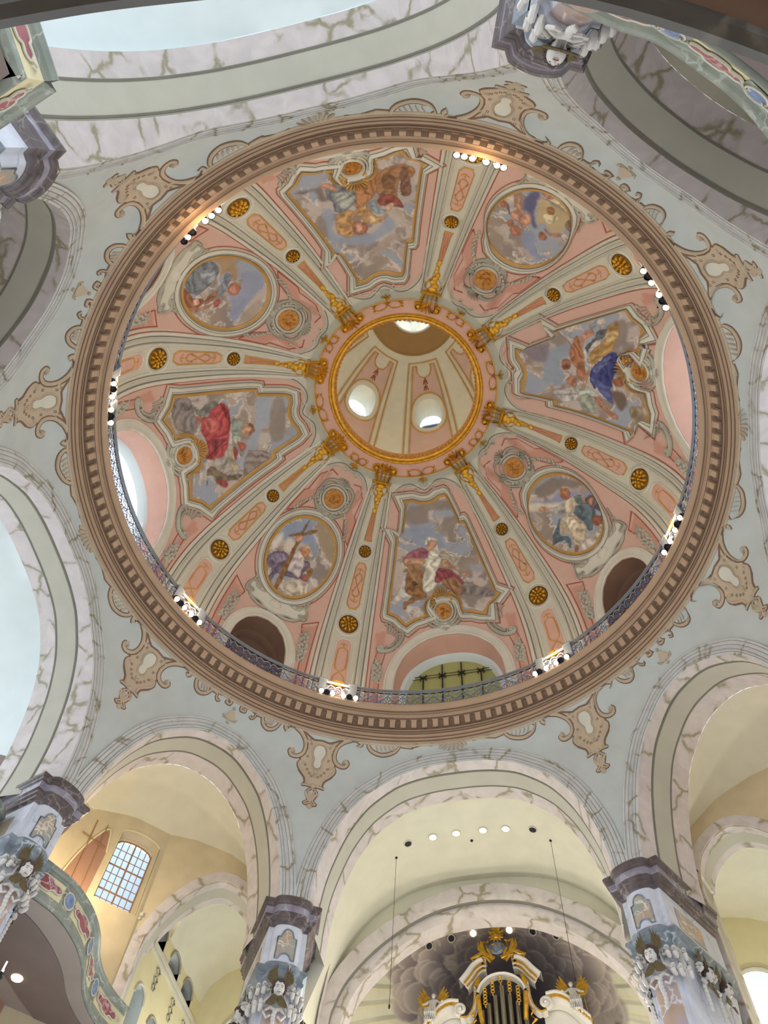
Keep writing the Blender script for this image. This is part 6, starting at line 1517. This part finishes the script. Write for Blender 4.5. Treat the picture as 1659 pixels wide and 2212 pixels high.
for i, (x, lit) in enumerate(CL):
    c = CONCH_LAMPS[i]; n_ = -unit(((c[0])/36, (c[1]+17)/30.25, (c[2]-18.6)/38.4)); a = unit(np.cross(n_, (0, 1, 0))); B = np.array([a, np.cross(n_, a), n_])
    T = empty('downlight', c, '%s round downlight in the painted vault above the organ, %s from the left' % ('lit' if lit else 'dark unlit', ORD[i]), 'downlight', 'downlights above the organ')
    MB().lathe([(.16, -.03), (.16, .03), (.13, .03)], c, B, 16).build('rim', 'stucco', T); MB().lathe([(0, .02), (.135, .02)], c, B, 16).build('lens', 'down' if lit else 'dark', T)
for x, y, zb, lb in ((2.96, -14.88, 17.95, 'left'), (-2.98, -14.86, 18.3, 'right')):
    z = vz(x); T = empty('hanging_cable', (x, y, zb), 'thin dark cable with a small weight hanging from the vault, %s of the organ' % lb, 'cable')
    MB().tube([(x, y, zb), (x, y, z)], .008, 4).build('wire', 'iron', T); mb = MB(); mb.ball((x, y, zb), (.03, .03, .09), None, 8, 6); mb.build('weight', 'iron', T); MB().lathe([(0, z-.01), (.05, z-.01), (.05, z+.03)], (x, y, 0), n=10).build('ceiling_hole', 'dark', T)
tag(MB().lathe([(0, vz(0)-.01), (.05, vz(0)-.02), (.06, vz(0)+.02)], (0, -14.9, 0), n=10).build('vault_hole', 'dark'), 'small dark hole in the cream vault below the row of downlights', 'vent')

for m in (1, -1):
    lamp('organ_conch_fill', 'POINT', (m*4.0, -18.0, 15.6), 330, (1.0, .92, .78), .3)  # unseen fill light added to brighten the painted conch
    lamp('organ_bay_fill', 'POINT', (m*3.2, -14.6, 14.5), 600, (1.0, .93, .80), .4)  # unseen fill light added to brighten the vault before the organ
# organ case
OX, OY = -.24, -20.05
og = empty('organ', (OX, OY, 12), 'organ with tin pipes under a curved white and gold pediment and gilded crown', 'organ')
q = lambda P, y=0.0: [(OX+a, OY+y, b) for a, b in P]
PT = [(-3, 20.85, .75), (-2, 21.05, .55), (-1, 21.3, .3), (0, 21.62, 0), (1, 21.3, .3), (2, 21.05, .55), (3, 20.85, .75)]
for i, h, _ in PT:
    x = OX+i*.265; y = OY+.35-.06*abs(i); r = .105; MB().lathe([(r*.7, 14), (r, 15.0), (r, h-.02), (r*.9, h), (r*.86, h-.05)], (x, y, 0), n=14).build('pipe', 'pipe', og)
for i in range(-9, 10):
    if abs(i) > 4: x = OX+i*.22*1.25; MB().lathe([(.07, 14), (.08, 15), (.08, 19.9-.1*abs(i)), (.06, 19.92-.1*abs(i))], (x, OY+.1, 0), n=10).build('pipe', 'pipe', og)
MB().box((OX, OY-.15, 17.3), (2.3, .1, 8.6)).build('case_back', 'dark', og, smooth=False)
for m in (1, -1):
    # pediment wing
    p = smooth2([(m*1.50, 21.72), (m*1.25, 22.0), (m*.98, 22.34), (m*.70, 22.50), (m*.50, 22.50)], 5); t = np.gradient(p, axis=0); t /= np.linalg.norm(t, axis=1)[:, None]; nn = np.c_[-t[:, 1], t[:, 0]]*(-m if True else 1)
    nn = nn*np.sign(nn[len(nn)//2, 1])
    sec = [(-.30, .15), (-.30, .50), (-.20, .55), (-.18, .62), (.0, .66), (.02, .72), (.06, .76), (.10, .76), (.12, .15)]
    MB().grid(np.array([[(OX+a[0]+n_[0]*u, OY+o, a[1]+n_[1]*u) for a, n_ in zip(p, nn)] for u, o in sec])).build('pediment_wing', 'white', og)
    mb = MB()
    for a, n_ in zip(p[1:-1], nn[1:-1]): mb.box((OX+a[0]-n_[0]*.12, OY+.66, a[1]-n_[1]*.12), (.05, .05, .09)); mb.box((OX+a[0]-n_[0]*.25, OY+.58, a[1]-n_[1]*.25), (.07, .05, .04))
    o = mb.build('gilt_dentils', 'gold', og, smooth=False); o['kind'] = 'stuff'
    mb = MB(); mb.tube(q([(m*(.50), 22.62), (m*.62, 22.75), (m*.85, 22.62), (m*1.05, 22.55), (m*.95, 22.42)], .8), [.06, .09, .08, .06, .03], 7, .6, (0, 1, 0)); mb.tube(q([(m*.3, 22.3), (m*.45, 22.5), (m*.62, 22.52), (m*.55, 22.38)], .85), .05, 6); mb.build('gilt_leaf', 'gold', og)
    # crown acanthus either side of the shield
    mb = MB(); mb.tube(q([(m*.12, 22.45), (m*.45, 22.6), (m*.62, 22.9), (m*.60, 23.18), (m*.45, 23.12)], .85), [.06, .10, .11, .07, .04], 7, .6, (0, 1, 0)); mb.tube(q([(m*.20, 22.42), (m*.50, 22.66), (m*.72, 22.95), (m*.74, 23.22)], .8), [.05, .08, .08, .02], 7, .6, (0, 1, 0)); mb.tube(q([(m*.25, 22.55), (m*.38, 22.8), (m*.42, 23.05), (m*.32, 23.15)], .9), [.04, .06, .06, .03], 6); mb.build('crown_acanthus', 'gold', og)
    # inner arch pilaster, side frame, volute and wing cornice
    mb = MB(); mb.tube(q([(m*.82, 21.9), (m*.92, 21.6), (m*.90, 21.2), (m*.86, 20.7), (m*.80, 20.2)], .55), [.08, .12, .10, .09, .08], 7); mb.build('gilt_bracket', 'gold', og)
    p = smooth2([(m*.98, 21.65), (m*1.02, 21.1), (m*1.12, 20.72), (m*1.35, 20.42), (m*1.55, 20.45)], 5)
    MB().grid(np.array([[(OX+x+a*m, OY+o, z) for x, z in p] for a, o in ((-.10, .2), (-.10, .5), (-.05, .58), (.03, .58), (.06, .5), (.06, .2))])).build('side_frame', 'white', og)
    mb = MB()
    for x, z in p[2:]: mb.ball((OX+x, OY+.6, z), (.035, .035, .035), None, 6, 4)
    o = mb.build('gilt_beads', 'gold', og); o['kind'] = 'stuff'
    mb = MB(); sp = spiral(m*1.58, 20.70, .24, 1.5, -PI/2, m, 20, .2); mb.tube(q([tuple(v) for v in sp], .62), .075, 7, 1, (0, 1, 0)); mb.ball((OX+m*1.58, OY+.68, 20.70), (.07, .08, .07), None, 8, 6); mb.build('volute', 'white', og)
    p = smooth2([(m*1.62, 20.98), (m*2.0, 21.02), (m*2.35, 20.85), (m*2.7, 20.45), (m*3.1, 20.0)], 5)
    MB().grid(np.array([[(OX+x, OY+o, z+u) for x, z in p] for u, o in ((-.32, .15), (-.32, .5), (-.18, .58), (-.05, .62), (.0, .72), (.06, .72), (.08, .15))])).build('wing_cornice', 'white', og)
    mb = MB()
    for x, z in p: mb.box((OX+x, OY+.64, z-.10), (.06, .05, .10))
    o = mb.build('gilt_dentils', 'gold', og, smooth=False); o['kind'] = 'stuff'
    MB().box((OX+m*2.1, OY-.05, 17.2), (1.3, .3, 7.2)).build('side_case', 'white', og, smooth=False)
    mb = MB()
    for j in range(6): mb.tube(q([(m*1.0, 20.6-.33*j), (m*(1.12+.05*(j % 2)), 20.45-.33*j), (m*1.0, 20.3-.33*j)], .6), [.03, .06, .02], 6)
    mb.build('gilt_foliage', 'gold', og)
p = [(.86*math.cos(a), 21.15+.78*math.sin(a)) for a in np.linspace(.15, PI-.15, 17)]
MB().grid(np.array([[(OX+x*k, OY+o, 21.15+(z-21.15)*k) for x, z in p] for k, o in ((1.0, .3), (1.0, .62), (1.08, .68), (1.12, .62), (1.12, .3))])).build('inner_arch', 'white', og)
for j, (x, z0, l) in enumerate(((-.62, 21.45, .7), (-.32, 21.75, .55), (0, 21.88, .28), (.32, 21.75, .55), (.62, 21.45, .7))):
    mb = MB(); n = int(l/.13)
    for i in range(n):
        a = [(x+.07*math.cos(t_), z0-.08-.13*i+.055*math.sin(t_)) for t_ in np.linspace(0, 2*PI, 9)]; mb.tube(q(a, .62), .02, 5, 1, (0, 1, 0), caps=False)
    mb.ball((OX+x, OY+.62, z0-.13*n-.06), (.03, .03, .07), None, 6, 5); mb.build('gilt_lattice_drop', 'gold', og)
T0 = og; mb = MB(); mb.ball((OX+.02, OY+.85, 22.86), (.34, .06, .27), None, 16, 10); mb.build('blue_shield', 'bluemed', og)
mb = MB(); s1 = spiral(OX-.10, 22.84, .17, .9, 0, 1, 14, .6)
for m in (1, -1): mb.tube([(OX+m*.05, OY+.93, 22.62), (OX+m*.20, OY+.93, 22.72), (OX+m*.22, OY+.93, 22.92), (OX+m*.10, OY+.93, 23.0), (OX+m*.02, OY+.93, 22.86)], .022, 5)
mb.build('gilt_monogram', 'gold', og)
mb = MB()
for j in range(11):
    a = j*PI/5.5; mb.tube([(OX+.0, OY+.85, 23.35), (OX+.30*math.cos(a), OY+.85, 23.35+.24*math.sin(a))], [.08, .015], 5)
mb.ball((OX, OY+.9, 23.35), (.12, .08, .12), None, 10, 8)
for m in (1, -1): mb.tube(q([(0, 23.55), (m*.22, 23.52), (m*.30, 23.62)], .85), [.06, .06, .03], 6)
for j in range(5): a = PI/2+(j-2)*.35; mb.tube([(OX, OY+.85, 23.55), (OX+.12*math.cos(a), OY+.85, 23.55+.16*math.sin(a)), (OX+.26*math.cos(a), OY+.85, 23.55+.36*math.sin(a))], [.05, .07, .02], 6)
mb.build('gilt_star_crown', 'gold', og)

def skin_body(name, J, E, mat, parent, lvl=1):
    me_ = bpy.data.meshes.new(name); me_.from_pydata([tuple(float(c) for c in p) for p, r in J], [], []); me_.edges.add(len(E)); me_.edges.foreach_set('vertices', [v for e_ in E for v in e_]); me_.update()
    me_.materials.append(M[mat]); o = bpy.data.objects.new(name, me_); COL.objects.link(o); o.parent = parent; o.matrix_parent_inverse = parent.matrix_basis.inverted()
    sk = o.modifiers.new('skin', 'SKIN'); me_.skin_vertices[0] if me_.skin_vertices else None
    lay = me_.skin_vertices[0].data if me_.skin_vertices else None
    if lay:
        for i, (p, r) in enumerate(J): lay[i].radius = (r, r)
        lay[0].use_root = True
    sk.use_smooth_shade = True; sb = o.modifiers.new('subdivision', 'SUBSURF'); sb.levels = sb.render_levels = lvl; return o
for m, sd in ((1, 'left'), (-1, 'right')):
    bx, bz = OX+m*2.62, 20.62
    T = empty('angel_statue', (bx, OY+.5, bz), 'white seated angel statue with golden wings on the %s curve of the organ case' % sd, 'statue', 'angel statues on the organ')
    A_ = lambda x, y, z: (bx+m*x, OY+.55+y, bz+z)
    J = [(A_(0, 0, .05), .15), (A_(0, .0, .28), .13), (A_(-.02, .02, .45), .14), (A_(-.03, .03, .56), .05), (A_(.13, .02, .50), .06), (A_(.28, .08, .38), .045), (A_(.38, .18, .30), .035), (A_(-.17, .03, .50), .06), (A_(-.30, .1, .36), .045), (A_(-.42, .2, .40), .035),
         (A_(.08, .15, -.02), .11), (A_(.16, .36, -.05), .09), (A_(.2, .34, -.35), .07), (A_(.22, .4, -.6), .045), (A_(-.08, .15, -.02), .11), (A_(-.10, .38, -.05), .09), (A_(-.08, .34, -.33), .07), (A_(-.06, .42, -.58), .045)]
    skin_body('body', J, [(0, 1), (1, 2), (2, 3), (2, 4), (4, 5), (5, 6), (2, 7), (7, 8), (8, 9), (0, 10), (10, 11), (11, 12), (12, 13), (0, 14), (14, 15), (15, 16), (16, 17)], 'skin', T)
    mb = MB(); mb.ball(A_(-.04, .05, .68), (.075, .085, .10), None, 12, 10); mb.ball(A_(-.04, .135, .67), (.014, .02, .018), None, 6, 4); mb.build('head', 'skin', T)
    mb = MB(); rs = np.random.RandomState(2)
    for j in range(14): a = rs.rand()*6.28; mb.ball(A_(-.04+.07*math.cos(a), .0+.06*math.sin(a), .72+.05*rs.rand()), (.035, .035, .035), None, 6, 4)
    mb.build('hair', 'stuccod', T)
    mb = MB(); skn = [(A_(.0, .1, .12), .2), (A_(.02, .3, .02), .20), (A_(.04, .38, -.2), .17), (A_(.06, .36, -.42), .19)]
    mb.tube([p for p, r in skn], [r*.85 for p, r in skn], 10, .6, (0, 1, 0))
    for j in range(6): mb.tube([A_(-.15+.07*j, .4, .02), A_(-.13+.07*j, .50, -.2), A_(-.16+.08*j, .47, -.45)], [.03, .04, .02], 5)
    mb.build('robe', 'skin', T)
    for s_ in (1, -1):
        mb = MB()
        for j in range(8):
            a = .15+j*.17; l = .85-.07*j; b = np.array(A_(s_*.10, -.08, .42)); u = np.array((m*s_*math.sin(a+.25), -.12, math.cos(a+.25)))
            mb.tube([b, b+u*l*.35, b+u*l*.75, b+u*l], [.035, .07, .055, .015], 6, .35, (0, 1, 0))
        mb.build('wing', 'gold', T)
    mb = MB(); mb.tube([A_(.36, .2, .25), A_(.40, .24, -.5)] if m < 0 else [A_(.36, .2, .3), A_(.62, .3, -.1)], .012, 5); mb.build('staff', 'gold', T)
